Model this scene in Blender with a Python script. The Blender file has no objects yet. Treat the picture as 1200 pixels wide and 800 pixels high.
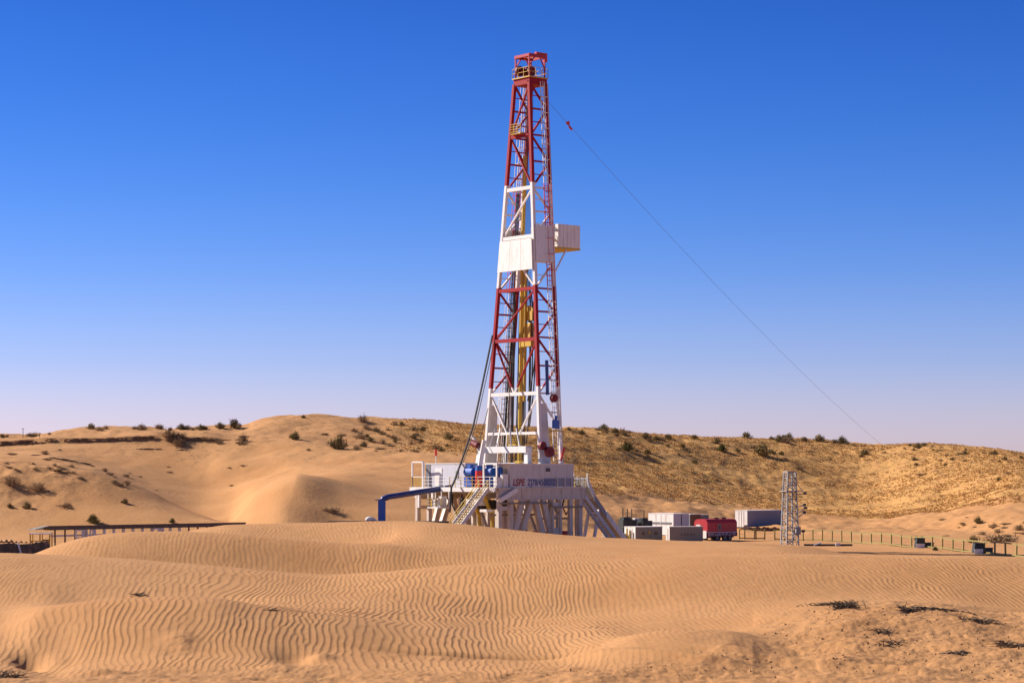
import bpy, math, random
import numpy as np
from mathutils import Vector, Matrix
R = math.radians
random.seed(7); rng = np.random.default_rng(11)
SC = bpy.context.scene
COL = SC.collection

# ------------------------------------------------------------------ camera, sky, sun, exposure
F = 2670.0            # focal length in photograph pixels (80 mm on a 36 mm wide sensor)
H = 8.4               # eye height above the rig pad
cd = bpy.data.cameras.new('camera'); cam = bpy.data.objects.new('camera', cd); COL.objects.link(cam)
cam.location = (0, 0, H); cam.rotation_euler = (R(90), 0, 0)
cd.sensor_width = 36; cd.lens = 36*F/1200; cd.shift_y = 160/1200
cd.clip_start = .5; cd.clip_end = 20000
SC.camera = cam
SUN_DIR = Vector((-.92, .39, 0)).normalized(); SUN_EL = R(31)
SUN_STR, SKY_STR, EXPOSURE = 5.0, .092, .76
W = bpy.data.worlds.new('World'); SC.world = W; W.use_nodes = True
nt = W.node_tree; nt.nodes.clear()
sky = nt.nodes.new('ShaderNodeTexSky'); sky.sky_type = 'NISHITA'; sky.sun_disc = False
sky.sun_elevation = SUN_EL; sky.sun_rotation = math.atan2(SUN_DIR.x, SUN_DIR.y)
sky.air_density = 1.0; sky.dust_density = .6; sky.ozone_density = 3.0; sky.altitude = 800
tc = nt.nodes.new('ShaderNodeTexCoord'); sp = nt.nodes.new('ShaderNodeSeparateXYZ')
mr = nt.nodes.new('ShaderNodeMapRange'); mr.inputs[1].default_value = 0; mr.inputs[2].default_value = .5
rp = nt.nodes.new('ShaderNodeValToRGB'); rp.color_ramp.interpolation = 'B_SPLINE'
SKY_RAMP = [(0, (.80, .62, .88)), (.05, (.74, .61, .90)), (.10, (.54, .55, .92)), (.18, (.29, .44, .89)),
            (.28, (.155, .355, .83)), (.38, (.10, .28, .76)), (.46, (.08, .25, .69)), (.6, (.16, .27, .57)), (1, (.38, .39, .47))]
els = rp.color_ramp.elements
while len(els) < len(SKY_RAMP): els.new(.5)
for e, (p, c) in zip(els, SKY_RAMP): e.position = p; e.color = (*c, 1)
mx = nt.nodes.new('ShaderNodeMix'); mx.data_type = 'RGBA'; mx.blend_type = 'MULTIPLY'; mx.inputs[0].default_value = 1
bg = nt.nodes.new('ShaderNodeBackground'); bg.inputs[1].default_value = SKY_STR
out = nt.nodes.new('ShaderNodeOutputWorld')
L = nt.links.new
L(tc.outputs['Generated'], sp.inputs[0]); L(sp.outputs[2], mr.inputs[0]); L(mr.outputs[0], rp.inputs[0])
L(sky.outputs[0], mx.inputs[6]); L(rp.outputs[0], mx.inputs[7]); L(mx.outputs[2], bg.inputs[0]); L(bg.outputs[0], out.inputs[0])
sd = bpy.data.lights.new('sun', 'SUN'); sd.energy = SUN_STR; sd.angle = R(.5); sd.color = (1, .91, .80)
so = bpy.data.objects.new('sun', sd); COL.objects.link(so)
ldir = Vector((SUN_DIR.x*math.cos(SUN_EL), SUN_DIR.y*math.cos(SUN_EL), math.sin(SUN_EL)))
so.rotation_euler = (-ldir).to_track_quat('-Z', 'Y').to_euler(); so.location = (-60, 20, 80)
vs = SC.view_settings; vs.view_transform = 'Standard'; vs.look = 'None'; vs.gamma = 1; vs.exposure = EXPOSURE
vs.use_curve_mapping = False

# ------------------------------------------------------------------ helpers
def P(px, y, D):                                  # a point seen at photo pixel (px, y) that stands D metres away
    return Vector(((px-600)/F*D, D, H-(y-560)/F*D))

class MB:
    """collects shapes and links them as one mesh object"""
    def __init__(s): s.v = []; s.f = []; s.m = []
    def add(s, vs_, fs, mi=0):
        o = len(s.v); s.v += [tuple(p) for p in vs_]
        for f in fs: s.f.append(tuple(i+o for i in f)); s.m.append(mi)
        return s
    def box(s, x0, x1, y0, y1, z0, z1, mi=0):
        return s.add([(x0,y0,z0),(x1,y0,z0),(x1,y1,z0),(x0,y1,z0),(x0,y0,z1),(x1,y0,z1),(x1,y1,z1),(x0,y1,z1)],
              [(0,3,2,1),(4,5,6,7),(0,1,5,4),(1,2,6,5),(2,3,7,6),(3,0,4,7)], mi)
    def cbox(s, c, d, mi=0):
        return s.box(c[0]-d[0]/2, c[0]+d[0]/2, c[1]-d[1]/2, c[1]+d[1]/2, c[2]-d[2]/2, c[2]+d[2]/2, mi)
    def beam(s, a, b, w, h=None, mi=0, up=(0,0,1)):
        a = Vector(a); b = Vector(b); h = h or w
        d = (b-a).normalized(); u = Vector(up)
        if abs(d.dot(u)) > .98: u = Vector((1,0,0))
        x = d.cross(u).normalized(); y = x.cross(d).normalized()
        q = [x*(sx*w/2)+y*(sy*h/2) for sx, sy in ((-1,-1),(1,-1),(1,1),(-1,1))]
        return s.add([a+k for k in q]+[b+k for k in q], [(3,2,1,0),(4,5,6,7),(0,1,5,4),(1,2,6,5),(2,3,7,6),(3,0,4,7)], mi)
    def tube(s, pts, r, n=8, mi=0, cap=True):
        pts = [Vector(p) for p in pts]; o = len(s.v); rings = []
        rr = r if isinstance(r, (list, tuple)) else [r]*len(pts)
        px_ = None
        for i, p in enumerate(pts):
            d = (pts[min(i+1, len(pts)-1)]-pts[max(i-1, 0)]).normalized()
            if px_ is None:
                u = Vector((0,0,1)) if abs(d.z) < .95 else Vector((1,0,0)); x = d.cross(u).normalized()
            else: x = (px_-d*px_.dot(d)).normalized()
            px_ = x; y = d.cross(x)
            for k in range(n):
                a = 2*math.pi*k/n; s.v.append(tuple(p+(x*math.cos(a)+y*math.sin(a))*rr[i]))
        for i in range(len(pts)-1):
            for k in range(n):
                a = o+i*n+k; b = o+i*n+(k+1) % n
                s.f.append((a, b, b+n, a+n)); s.m.append(mi)
        if cap:
            s.f.append(tuple(o+k for k in range(n))[::-1]); s.m.append(mi)
            s.f.append(tuple(o+(len(pts)-1)*n+k for k in range(n))); s.m.append(mi)
        return s
    def prism(s, poly, a, b, mi=0):               # polygon of 3-D points swept by vector a -> b
        a = Vector(a); b = Vector(b); n = len(poly)
        vs_ = [Vector(p)+a for p in poly]+[Vector(p)+b for p in poly]
        fs = [tuple(range(n))[::-1], tuple(range(n, 2*n))]+[(i, (i+1) % n, (i+1) % n+n, i+n) for i in range(n)]
        return s.add(vs_, fs, mi)
    def build(s, name, mat, parent=None, loc=None, rotz=0, smooth=False, bevel=0):
        me = bpy.data.meshes.new(name); me.from_pydata(s.v, [], s.f); me.update()
        mats = mat if isinstance(mat, (list, tuple)) else [mat]
        for m in mats: me.materials.append(m)
        if len(mats) > 1: me.polygons.foreach_set('material_index', s.m)
        if smooth: me.polygons.foreach_set('use_smooth', [True]*len(me.polygons))
        o = bpy.data.objects.new(name, me); COL.objects.link(o)
        if parent: o.parent = parent
        if loc is not None: o.location = loc
        o.rotation_euler[2] = rotz
        if bevel:
            b = o.modifiers.new('bevel', 'BEVEL'); b.width = bevel; b.segments = 2; b.limit_method = 'ANGLE'
        return o

def tag(o, label=None, cat=None, group=None, kind=None):
    if label: o['label'] = label
    if cat: o['category'] = cat
    if group: o['group'] = group
    if kind: o['kind'] = kind
    return o
def thing(name, label, cat, loc=(0,0,0), rotz=0, group=None):
    o = bpy.data.objects.new(name, None); COL.objects.link(o); o.empty_display_size = .3
    o.location = loc; o.rotation_euler = (0,0,rotz)
    return tag(o, label, cat, group)
def copy_tree(o, parent=None):
    c = o.copy(); COL.objects.link(c)
    if parent: c.parent = parent
    for ch in [k for k in o.children]: copy_tree(ch, c)
    return c

# ------------------------------------------------------------------ materials
def new_mat(name):
    m = bpy.data.materials.new(name); m.use_nodes = True
    n = m.node_tree.nodes; b = n['Principled BSDF']; return m, n, m.node_tree.links.new, b
def paint(name, c, rough=.5, dirt=.25, dirt_col=(.36,.23,.13), scale=1.2, metal=0):
    m, n, l, b = new_mat(name)
    t = n.new('ShaderNodeTexCoord'); nz = n.new('ShaderNodeTexNoise'); nz.inputs['Scale'].default_value = scale
    nz.inputs['Detail'].default_value = 8; nz.inputs['Roughness'].default_value = .7
    mp = n.new('ShaderNodeMapping'); mp.inputs['Scale'].default_value = (1.6,1.6,.45)
    l(t.outputs['Object'], mp.inputs['Vector']); l(mp.outputs[0], nz.inputs['Vector'])
    r = n.new('ShaderNodeMapRange'); r.inputs[1].default_value = .48; r.inputs[2].default_value = .78; r.inputs[4].default_value = dirt*1.6
    l(nz.outputs[0], r.inputs[0])
    x = n.new('ShaderNodeMix'); x.data_type = 'RGBA'; x.inputs[6].default_value = (*c,1); x.inputs[7].default_value = (*dirt_col,1)
    l(r.outputs[0], x.inputs[0]); l(x.outputs[2], b.inputs['Base Color'])
    b.inputs['Roughness'].default_value = rough; b.inputs['Metallic'].default_value = metal
    return m
RED, WHT = (.30,.008,.016), (.74,.70,.68)
def banded(name, bands, rough=.45):               # paint bands up the mast: [(z, colour), ...]
    m, n, l, b = new_mat(name)
    t = n.new('ShaderNodeTexCoord'); s = n.new('ShaderNodeSeparateXYZ'); q = n.new('ShaderNodeMath'); q.operation = 'DIVIDE'; q.inputs[1].default_value = 60
    rp_ = n.new('ShaderNodeValToRGB'); cr = rp_.color_ramp; cr.interpolation = 'CONSTANT'
    while len(cr.elements) < len(bands): cr.elements.new(.5)
    for e, (z, c) in zip(cr.elements, bands): e.position = z/60; e.color = (*c,1)
    nz = n.new('ShaderNodeTexNoise'); nz.inputs['Scale'].default_value = 2.5; nz.inputs['Detail'].default_value = 6
    r = n.new('ShaderNodeMapRange'); r.inputs[1].default_value = .52; r.inputs[2].default_value = .85; r.inputs[4].default_value = .13
    x = n.new('ShaderNodeMix'); x.data_type = 'RGBA'; x.inputs[7].default_value = (.11,.025,.02,1)
    l(t.outputs['Object'], s.inputs[0]); l(s.outputs[2], q.inputs[0]); l(q.outputs[0], rp_.inputs[0])
    l(t.outputs['Object'], nz.inputs['Vector']); l(nz.outputs[0], r.inputs[0]); l(r.outputs[0], x.inputs[0])
    l(rp_.outputs[0], x.inputs[6]); l(x.outputs[2], b.inputs['Base Color']); b.inputs['Roughness'].default_value = .6; b.inputs['Specular IOR Level'].default_value = .2
    return m
M = dict(
  white=paint('white_paint', (.74,.71,.68), .5, .30), grey=paint('grey_paint', (.60,.57,.56), .55, .3),
  lilac=paint('pale_grey_cladding', (.50,.50,.56), .5, .15), lattice=paint('weathered_lattice_steel', (.30,.29,.29), .6, .3), steel=paint('galvanised_steel', (.46,.44,.44), .5, .25),
  dark=paint('dark_steel', (.045,.045,.05), .55, .3), black=paint('black_rubber', (.02,.02,.022), .6, .15),
  red=paint('red_paint', (.40,.010,.018), .45, .06), dred=paint('dark_red_paint', (.17,.006,.010), .6, .03), logored=paint('logo_red', (.28,.010,.025), .5, .0), logoblue=paint('logo_blue', (.07,.09,.26), .5, .0),
  bred=paint('bright_red_paint', (.62,.03,.02), .4, .1), yellow=paint('yellow_paint', (.54,.34,.03), .5, .2),
  blue=paint('blue_paint', (.018,.10,.42), .4, .12), navy=paint('navy_paint', (.025,.05,.19), .35, .15),
  olive=paint('olive_paint', (.24,.195,.05), .6, .2), tan=paint('tan_tank_paint', (.27,.24,.20), .6, .3),
  greenbox=paint('dark_green_paint', (.010,.020,.020), .5, .1), brown=paint('brown_tarp', (.16,.08,.05), .8, .3),
  subst=paint('substructure_paint', (.57,.50,.43), .55, .45), plinth=paint('panel_grey', (.24,.24,.29), .5, .15), shedroof=paint('shed_roof_sheet', (.13,.095,.075), .9, .3), hopper=paint('container_grey', (.13,.13,.15), .55, .2),
  deadbush=paint('dark_dead_scrub', (.075,.055,.035), .9, .2), wood=paint('dead_wood', (.16,.105,.06), .9, .2), tarp=paint('black_liner', (.03,.028,.03), .5, .4),
)
M['mast'] = banded('mast_paint', [(0, WHT), (11.75, RED), (23.9, WHT), (35.9, RED)])
M['mastladder'] = banded('mast_ladder_paint', [(0, WHT), (23.9, (.55,.05,.06)), (35.9, WHT)])

# ------------------------------------------------------------------ numpy noise and terrain tools
NT = {}
def vnoise(x, y, seed=0):
    if seed not in NT: NT[seed] = np.random.default_rng(seed).random((256,256)).astype(np.float32)
    T = NT[seed]
    xi = np.floor(x).astype(np.int64); yi = np.floor(y).astype(np.int64); fx = (x-xi).astype(np.float32); fy = (y-yi).astype(np.float32)
    fx = fx*fx*(3-2*fx); fy = fy*fy*(3-2*fy)
    a = T[xi & 255, yi & 255]; b = T[(xi+1) & 255, yi & 255]; c = T[xi & 255, (yi+1) & 255]; d = T[(xi+1) & 255, (yi+1) & 255]
    return (a*(1-fx)+b*fx)*(1-fy)+(c*(1-fx)+d*fx)*fy-.5
def fbm(x, y, scale, octv=4, seed=0, gain=.5):
    s = 0; a = 1; f = 1/scale
    for k in range(octv):
        s = s+a*vnoise(x*f+k*17.3, y*f*1.03+k*9.1, seed+k); a *= gain; f *= 2.03
    return s
def slopes(t, v):                                 # pchip slopes down axis 0
    h = np.diff(t, axis=0); d = np.diff(v, axis=0)/h; m = np.zeros_like(v)
    w1 = 2*h[1:]+h[:-1]; w2 = h[1:]+2*h[:-1]
    with np.errstate(divide='ignore', invalid='ignore'):
        mm = (w1+w2)/(w1/d[:-1]+w2/d[1:])
    m[1:-1] = np.where(d[:-1]*d[1:] > 0, np.nan_to_num(mm), 0)
    m[0] = d[0]; m[-1] = d[-1]; return m
def herm(t0, t1, v0, v1, m0, m1, t):
    h = t1-t0; s = (t-t0)/h; s2 = s*s; s3 = s2*s
    return (2*s3-3*s2+1)*v0+(s3-2*s2+s)*h*m0+(3*s2-2*s3)*v1+(s3-s2)*h*m1
def curve(knots, x):                              # pchip through {px: value}
    ks = sorted(knots); t = np.array(ks, float)[:,None]; v = np.array([knots[k] for k in ks], float)[:,None]
    x = np.clip(x, ks[0], ks[-1])
    if len(ks) == 1: return np.full_like(x, v[0,0])
    m = slopes(t, v); i = np.clip(np.searchsorted(t[:,0], x)-1, 0, len(ks)-2)
    return herm(t[i,0], t[i+1,0], v[i,0], v[i+1,0], m[i,0], m[i+1,0], x)
def profile(rows, px, D):
    """rows: list of (distance knots, pixel knots | None, z knots | None); px (C,), D broadcastable (R,C)"""
    Dk = []; Zk = []
    for dk, yk, zk in rows:
        d = curve(dk, px); Dk.append(d)
        Zk.append(curve(zk, px) if yk is None else H-(curve(yk, px)-560)/F*d)
    Dk = np.array(Dk); Zk = np.array(Zk); m = slopes(Dk, Zk); z = np.zeros(np.broadcast(D, Dk[0]).shape)
    z[...] = Zk[0]
    for k in range(len(rows)-1):
        s = herm(Dk[k], Dk[k+1], Zk[k], Zk[k+1], m[k], m[k+1], np.clip(D, Dk[k], Dk[k+1]))
        z = np.where(D > Dk[k], s, z)
    return z
def sstep(a, b, x): t = np.clip((x-a)/(b-a), 0, 1); return t*t*(3-2*t)

K = lambda v: {0: v}
NEAR = [
 (K(-60), None, K(H-1.7)), (K(3), None, K(H-1.7)), (K(12), None, K(H-1.9)), (K(27), None, K(H-3.05)),
 (K(35.5), {0:800}, None),
 ({-200:39,500:39.2,700:40.3,900:40.6,1000:39.5,1300:39.5},
  {-200:778,0:776,60:783,100:774,200:765,300:766,400:773,500:778,600:775,650:771,700:756,750:741,800:736,850:739,900:750,1000:758,1300:757}, None),
 ({-200:43,600:43,750:42.5,900:43,1300:43},
  {-200:745,0:732,50:712,100:702,150:697.5,200:696,250:697.5,300:706,350:714,400:722,500:738,600:748,700:744,750:747,800:746,850:741,900:733,1000:718,1100:716,1200:724,1300:724}, None),
 (K(47), {-200:722,0:707,50:704,100:709,150:707,200:706,250:706,300:705,350:706,400:708,500:717,600:727,700:722,800:713,900:706,1000:703,1100:704,1200:711,1300:714}, None),
 (K(50), {-200:672,0:671,100:676,200:682,300:686,400:691,500:691,600:686,700:680,800:672,900:671,1000:673,1100:677,1200:681,1300:682}, None),
 (K(53.5), {-200:645,0:648,50:650,100:653,150:656,200:660,300:668,380:672,450:668,500:664,560:660,600:658,700:655,800:651,850:649,900:648,1000:650,1100:652,1200:655,1300:657}, None),
 (K(59.8), {-200:665,0:664,100:670,200:677,300:684,400:688,500:679,600:669,700:663,800:656,900:652,1000:657,1100:662,1200:668,1300:670}, None),
 (K(64.5), {-200:690,0:657,35:649,60:639,80:632.5,100:628,130:624.5,160:623,200:623.5,260:626.5,320:631.5,400:636,440:637,500:641,600:646,700:647,800:645,900:644,1000:655,1200:664}, None),
 (K(70), {-200:690,0:664,60:646,100:635,200:631,260:631,320:635,400:639,440:636.5,470:630,500:627,560:630,600:634,700:639,800:640,900:642,1000:654,1200:668}, None),
 (K(76.5), {-200:690,0:668,100:642,160:633,200:626,225:620,250:615.5,270:613,330:612,400:611.5,490:611.5,530:614,560:617,600:621.5,650:626,700:629.5,750:632.5,800:635,850:636,900:638,940:640.5,1000:650,1100:658,1200:664,1300:670}, None),
 (K(82), None, K(4.8)), (K(94), None, K(-.5)), (K(115), None, K(-.8)),
]
CD = {-400:340,0:340,240:340,300:340,350:340,400:344,500:350,560:352,620:365,700:385,800:405,900:420,1000:425,1100:410,1200:385,1600:370}
def off(d): return {k: v+d for k, v in CD.items()}
FAR = [
 (K(-80), None, K(-1.2)), (K(100), None, K(-1.0)), (K(125), None, K(0)), (K(235), None, K(0)),
 ({-400:300,280:300,335:297,400:300,540:300,620:330,700:350,800:370,900:388,1000:392,1100:370,1200:335,1600:310}, None, K(0)),
 ({-400:322,280:318,335:314,400:318,540:326,620:350,700:366,800:388,900:404,1000:408,1100:390,1200:360,1600:340},
  {-400:600,0:596,120:597,180:601,240:609,275:613,300:602,335:594,350:594,400:598,450:600,500:603,560:604,620:605,700:605,800:606,900:609,1000:611,1100:606,1200:605,1600:605}, None),
 (CD, {-400:540,0:541,60:545,110:551,150:564,180:577,200:587,240:603,268:611,300:577,335:563,350:560.5,365:561.5,400:568,450:577.5,500:584,560:588,620:588,700:590,800:594,900:603,1000:609,1100:602,1200:592,1600:590}, None),
 (off(22), {-400:548,0:547,60:553,110:562,150:578,180:592,240:609,268:607,300:580,350:562,400:558,450:563,500:567,560:570,620:570,700:572,800:583,900:598,1000:606,1100:597,1200:583,1600:580}, None),
 (off(65), {-400:530,0:529,60:531,120:545,180:562,240:574,270:570,300:560,350:547,400:540.5,450:537,500:537,560:545,620:550,700:558,800:571,900:585,1000:590,1100:580,1200:565,1600:565}, None),
 (off(100), {-400:524,0:523,60:521,120:519,180:517.5,240:519,270:521,300:522,350:521,400:523,450:525,500:527,560:528,620:530,700:537,800:545,900:552,1000:558,1100:551,1200:549,1600:555}, None),
 ({**{k: v+118 for k, v in CD.items() if k > 320}, -400:441.3, 0:441.3, 180:441.3, 240:442.5, 270:446, 300:450}, {-400:518,0:516,60:513.5,120:511.5,180:509.5,240:512.5,270:515,300:512,350:509,400:510.5,450:512,500:514,560:514,620:517,700:521,800:528,900:533,1000:538,1100:536,1200:541,1600:550}, None),
 (off(150), {-400:512,0:511,40:510,75:506,100:502.5,140:502,220:502,260:501,285:500,300:495,315:491.5,330:489.5,380:489.5,420:492,480:493.5,520:495,560:497,620:500,680:502,740:507,780:513,820:511.5,850:511,900:513.5,960:515.5,1000:519,1030:522,1060:521.5,1100:523,1150:528,1200:534.5,1300:545,1600:552}, None),
 (off(260), {-400:516,0:516,100:512,300:506,400:504,600:510,800:522,1000:530,1200:545,1600:556}, None),
 (K(1100), None, K(8)), (K(9000), None, K(-5)),
]
def d_of(px, y):
    D = np.arange(35.6, 60, .05)[:,None]; z = profile(NEAR, np.array([float(px)]), D)[:,0]
    return float(D[int(np.argmax(560-(z-H)/D[:,0]*F <= y)),0])
D_SCUFF, D_BLOW, D_DIMPLE, D_LEDGE, D_HOLLOW = d_of(213,752), d_of(345,768), d_of(34,772), d_of(530,772), d_of(1102,716)
D_AT = {(a, b): d_of(a, b) for a, b in ((118,786),(375,770),(560,770),(690,768),(800,768),(900,776),(980,757),(1110,760),(1040,786))}
def rough_mask(px, D):                            # crusted, trampled sand in the near right, small scuffs elsewhere
    r = sstep(900, 1000, px+fbm(px, D*20, 60, 3, 31)*120)*sstep(47.2, 45, D+fbm(px, D*12, 50, 3, 32)*3)
    r = np.maximum(r, .9*np.exp(-((px-213)/22)**2-((D-D_SCUFF)/.8)**2))
    r = np.maximum(r, sstep(38.6, 36.6, D+fbm(px, D*10, 70, 3, 33)*2.2))
    r = np.maximum(r, .8*np.exp(-((px-530)/90)**2-((D-D_LEDGE)/.4)**2))
    return r
def near_height(px, D):
    x = (px-600)/F*D; z = profile(NEAR, px, D)
    rm = rough_mask(px, D)
    z = z+(fbm(x, D*.6, 7, 3, 51)*.12+fbm(x, D*.8, 2.2, 2, 52)*.035)*sstep(80, 76, D)
    z = z+rm*(fbm(x, D, 1.3, 6, 61, .55)*.11+.03*np.abs(fbm(x, D*.7, .22, 3, 62)))
    # wind-cut hollow with a crusted lip
    e = ((px-1106+fbm(px, D*30, 25, 2, 71)*14)/56)**2+((D-D_HOLLOW)/1.0)**2
    z = z-.06*sstep(1.05, .70, e)
    # smooth blow-outs and a deep shaded dimple low left
    z = z-.12*np.exp(-((px-345)/26)**2-((D-D_BLOW)/.7)**2)-.17*np.exp(-((px-36)/17)**2-((D-D_DIMPLE)/.6)**2)+.06*np.exp(-((px-66)/16)**2-((D-D_DIMPLE)/.6)**2)
    for cx, cy, sx, sy, a in ((118,786,24,.22,.10),(375,770,16,.35,.10),(560,770,110,.20,-.10),(690,768,40,.22,.10),(800,768,90,.22,.10),(900,776,80,.20,.10),(980,757,80,.22,.09),(1110,760,90,.25,.10),(1040,786,110,.2,.10)):
        z = z+a*np.exp(-((px-cx)/sx)**2-((D-D_AT[cx,cy]+(px-cx)*.009*(cx > 600))/sy)**2)
    return z
def far_height(px, D):
    x = (px-600)/F*D; z = profile(FAR, px, D)
    m = sstep(305, 380, D)
    smooth = np.exp(-((px-400)/150)**2-((D-345)/60)**2)+np.exp(-((px-200)/70)**2-((D-400)/45)**2)
    m = m*(1-.85*np.clip(smooth, 0, 1))*(1-.75*np.exp(-((D-445)/14)**2)*sstep(300, 240, px))
    z = z+m*(fbm(x, D, 28, 3, 81)*1.3+fbm(x, D*.8, 6, 4, 82)*.6)
    lm = sstep(285, 200, px)*sstep(312, 330, D)*sstep(372, 350, D)*sstep(150, 60, px-(D-340)*1.5)
    z = z+lm*(fbm(x, D*.8, 3.2, 4, 85)*.55+np.abs(fbm(x, D, 1.6, 3, 86))*.35)
    cut = sstep(300, 200, px)*np.exp(-((D-452)/8)**2)
    z = z+cut*fbm(x, D*.5, 2.2, 4, 87)*.5
    straw = sstep(540, 640, px)*m
    z = z+straw*np.abs(fbm(x, D*.6, 2.6, 3, 83))*.45
    z = z+fbm(x, D, 9, 3, 84)*.25*sstep(120, 180, D)*(1-m)
    rx = px-(333+17*sstep(297, 340, D))                       # sharp ridge running down from the pale dune's peak
    z = z+.8*np.where(rx < 0, np.clip(1+rx/100, 0, 1)**1.6, np.clip(1-rx/95, 0, 1)**1.3)*sstep(298, 332, D)*sstep(358, 341, D)
    return z
def lookup(Zg, Ug, Dg, u, d):
    a = np.interp(u, Ug, np.arange(len(Ug))); b = np.interp(d, Dg, np.arange(len(Dg)))
    i = np.minimum(a.astype(int), len(Ug)-2); j = np.minimum(b.astype(int), len(Dg)-2); a = a-i; b = b-j
    return (Zg[j,i]*(1-a)+Zg[j,i+1]*a)*(1-b)+(Zg[j+1,i]*(1-a)+Zg[j+1,i+1]*a)*b
def ground(x, y):
    u = np.array([x/y]); d = np.array([float(y)])
    return float((lookup(Zn, U, Dn[:,0], u, d) if y < 108 else lookup(Zf, U2, Df[:,0], u, d))[0])
def march(px, y, d0=240, d1=800):                 # where the sight line of a photo pixel meets the far ground
    D = np.arange(d0, d1, .5)[:,None]; z = lookup(Zf, U2, Df[:,0], np.full(len(D), (px-600)/F), D[:,0])
    yy = 560-(z-H)/D[:,0]*F
    i = np.argmax(yy <= y) if (yy <= y).any() else int(np.argmin(yy[:int((620-d0)*2)]))
    d = float(D[i,0]); return Vector(((px-600)/F*d, d, float(z[i])))

def grid_mesh(name, X, Y, Z, mat, attrs={}):
    r_, c_ = X.shape; me = bpy.data.meshes.new(name); n = r_*c_
    co = np.empty((n,3), np.float32); co[:,0] = X.ravel(); co[:,1] = Y.ravel(); co[:,2] = Z.ravel()
    i = np.arange(n, dtype=np.int32).reshape(r_, c_)
    q = np.stack([i[:-1,:-1], i[:-1,1:], i[1:,1:], i[1:,:-1]], -1).reshape(-1)
    nf = (r_-1)*(c_-1)
    me.vertices.add(n); me.vertices.foreach_set('co', co.ravel())
    me.loops.add(nf*4); me.loops.foreach_set('vertex_index', q)
    me.polygons.add(nf); me.polygons.foreach_set('loop_start', np.arange(0, nf*4, 4, dtype=np.int32))
    me.polygons.foreach_set('use_smooth', np.ones(nf, bool)); me.update(calc_edges=True)
    for k, a in attrs.items():
        at = me.attributes.new(k, 'FLOAT', 'POINT'); at.data.foreach_set('value', np.ascontiguousarray(a, np.float32).ravel())
    me.materials.append(mat)
    o = bpy.data.objects.new(name, me); COL.objects.link(o); return o

def ripple_tile(N=720, wl=7.2, steps=48):         # wind ripples: an anisotropic Swift-Hohenberg pattern that tiles
    k = np.fft.fftfreq(N)*2*np.pi; kx = k[:,None]; ky = np.fft.rfftfreq(N)[None,:]*2*np.pi; k0 = 2*np.pi/wl
    lin = .45-(1-(kx**2+ky**2)/k0**2)**2-.55*(ky/k0)**2
    u = rng.standard_normal((N,N))*.3; uh = np.fft.rfft2(u)
    for _ in range(steps):
        nh = np.fft.rfft2(u**3); uh = (uh-.6*nh)/(1-.6*np.maximum(lin, -50)); u = np.fft.irfft2(uh, (N,N))
    u = u/u.std(); u = u+.22*(u*u-1)
    return u.astype(np.float32)
def tile_sample(T, a, b):
    N = T.shape[0]; ai = np.floor(a).astype(np.int64); bi = np.floor(b).astype(np.int64); fa = a-ai; fb = b-bi
    g = lambda i, j: T[i % N, j % N]
    return (g(ai,bi)*(1-fa)+g(ai+1,bi)*fa)*(1-fb)+(g(ai,bi+1)*(1-fa)+g(ai+1,bi+1)*fa)*fb

# ------------------------------------------------------------------ sand materials
def sand_mat(name, far):
    m, n, l, b = new_mat(name)
    t = n.new('ShaderNodeTexCoord')
    def noise(scale, det=6, rough=.6):
        z = n.new('ShaderNodeTexNoise'); z.inputs['Scale'].default_value = scale; z.inputs['Detail'].default_value = det
        z.inputs['Roughness'].default_value = rough; l(t.outputs['Object'], z.inputs['Vector']); return z.outputs[0]
    def rng_(v, a, b_, c=0, d=1):
        r = n.new('ShaderNodeMapRange'); r.inputs[1].default_value = a; r.inputs[2].default_value = b_; r.inputs[3].default_value = c; r.inputs[4].default_value = d
        l(v, r.inputs[0]); return r.outputs[0]
    def mix(f, a, b_):
        x = n.new('ShaderNodeMix'); x.data_type = 'RGBA'
        for s_, v in ((0, f), (6, a), (7, b_)):
            if isinstance(v, tuple): x.inputs[s_].default_value = (*v,1)
            elif isinstance(v, float): x.inputs[s_].default_value = v
            else: l(v, x.inputs[s_])
        return x.outputs[2]
    def attr(k):
        a = n.new('ShaderNodeAttribute'); a.attribute_name = k; return a.outputs['Fac']
    def mul(a, b_):
        q = n.new('ShaderNodeMath'); q.operation = 'MULTIPLY'; l(a, q.inputs[0])
        if isinstance(b_, float): q.inputs[1].default_value = b_
        else: l(b_, q.inputs[1])
        return q.outputs[0]
    A, B = SAND
    if far:
        c = mix(rng_(noise(.06), .35, .65), A, B)
        c = mix(mul(attr('straw'), rng_(noise(.55, 8, .75), .33, .55)), c, STRAW)
        c = mix(mul(attr('straw'), rng_(noise(1.1, 6, .7), .57, .74)), c, (.26,.145,.055))
        c = mix(mul(attr('scrub'), rng_(noise(.9, 8, .75), .50, .66)), c, (.15,.085,.045))
        bump_s, dist = noise(1.6, 8, .7), .25
    else:
        c = mix(rng_(noise(.25), .35, .65), A, B)
        c = mix(rng_(noise(6., 8, .7), .40, .75, 0, .35), c, (.34,.175,.08))
        c = mix(mul(attr('crust'), rng_(noise(3.2, 9, .75), .50, .72)), c, (.24,.13,.065))
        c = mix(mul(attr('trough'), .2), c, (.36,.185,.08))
        bump_s, dist = noise(38., 6, .75), .02
    l(c, b.inputs['Base Color']); b.inputs['Roughness'].default_value = .95; b.inputs['Specular IOR Level'].default_value = .15
    bu = n.new('ShaderNodeBump'); bu.inputs['Strength'].default_value = .55; bu.inputs['Distance'].default_value = dist
    l(bump_s, bu.inputs['Height']); l(bu.outputs[0], b.inputs['Normal'])
    return m
SAND = ((.52,.268,.113), (.465,.227,.088)); STRAW = (.55,.298,.098)

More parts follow.
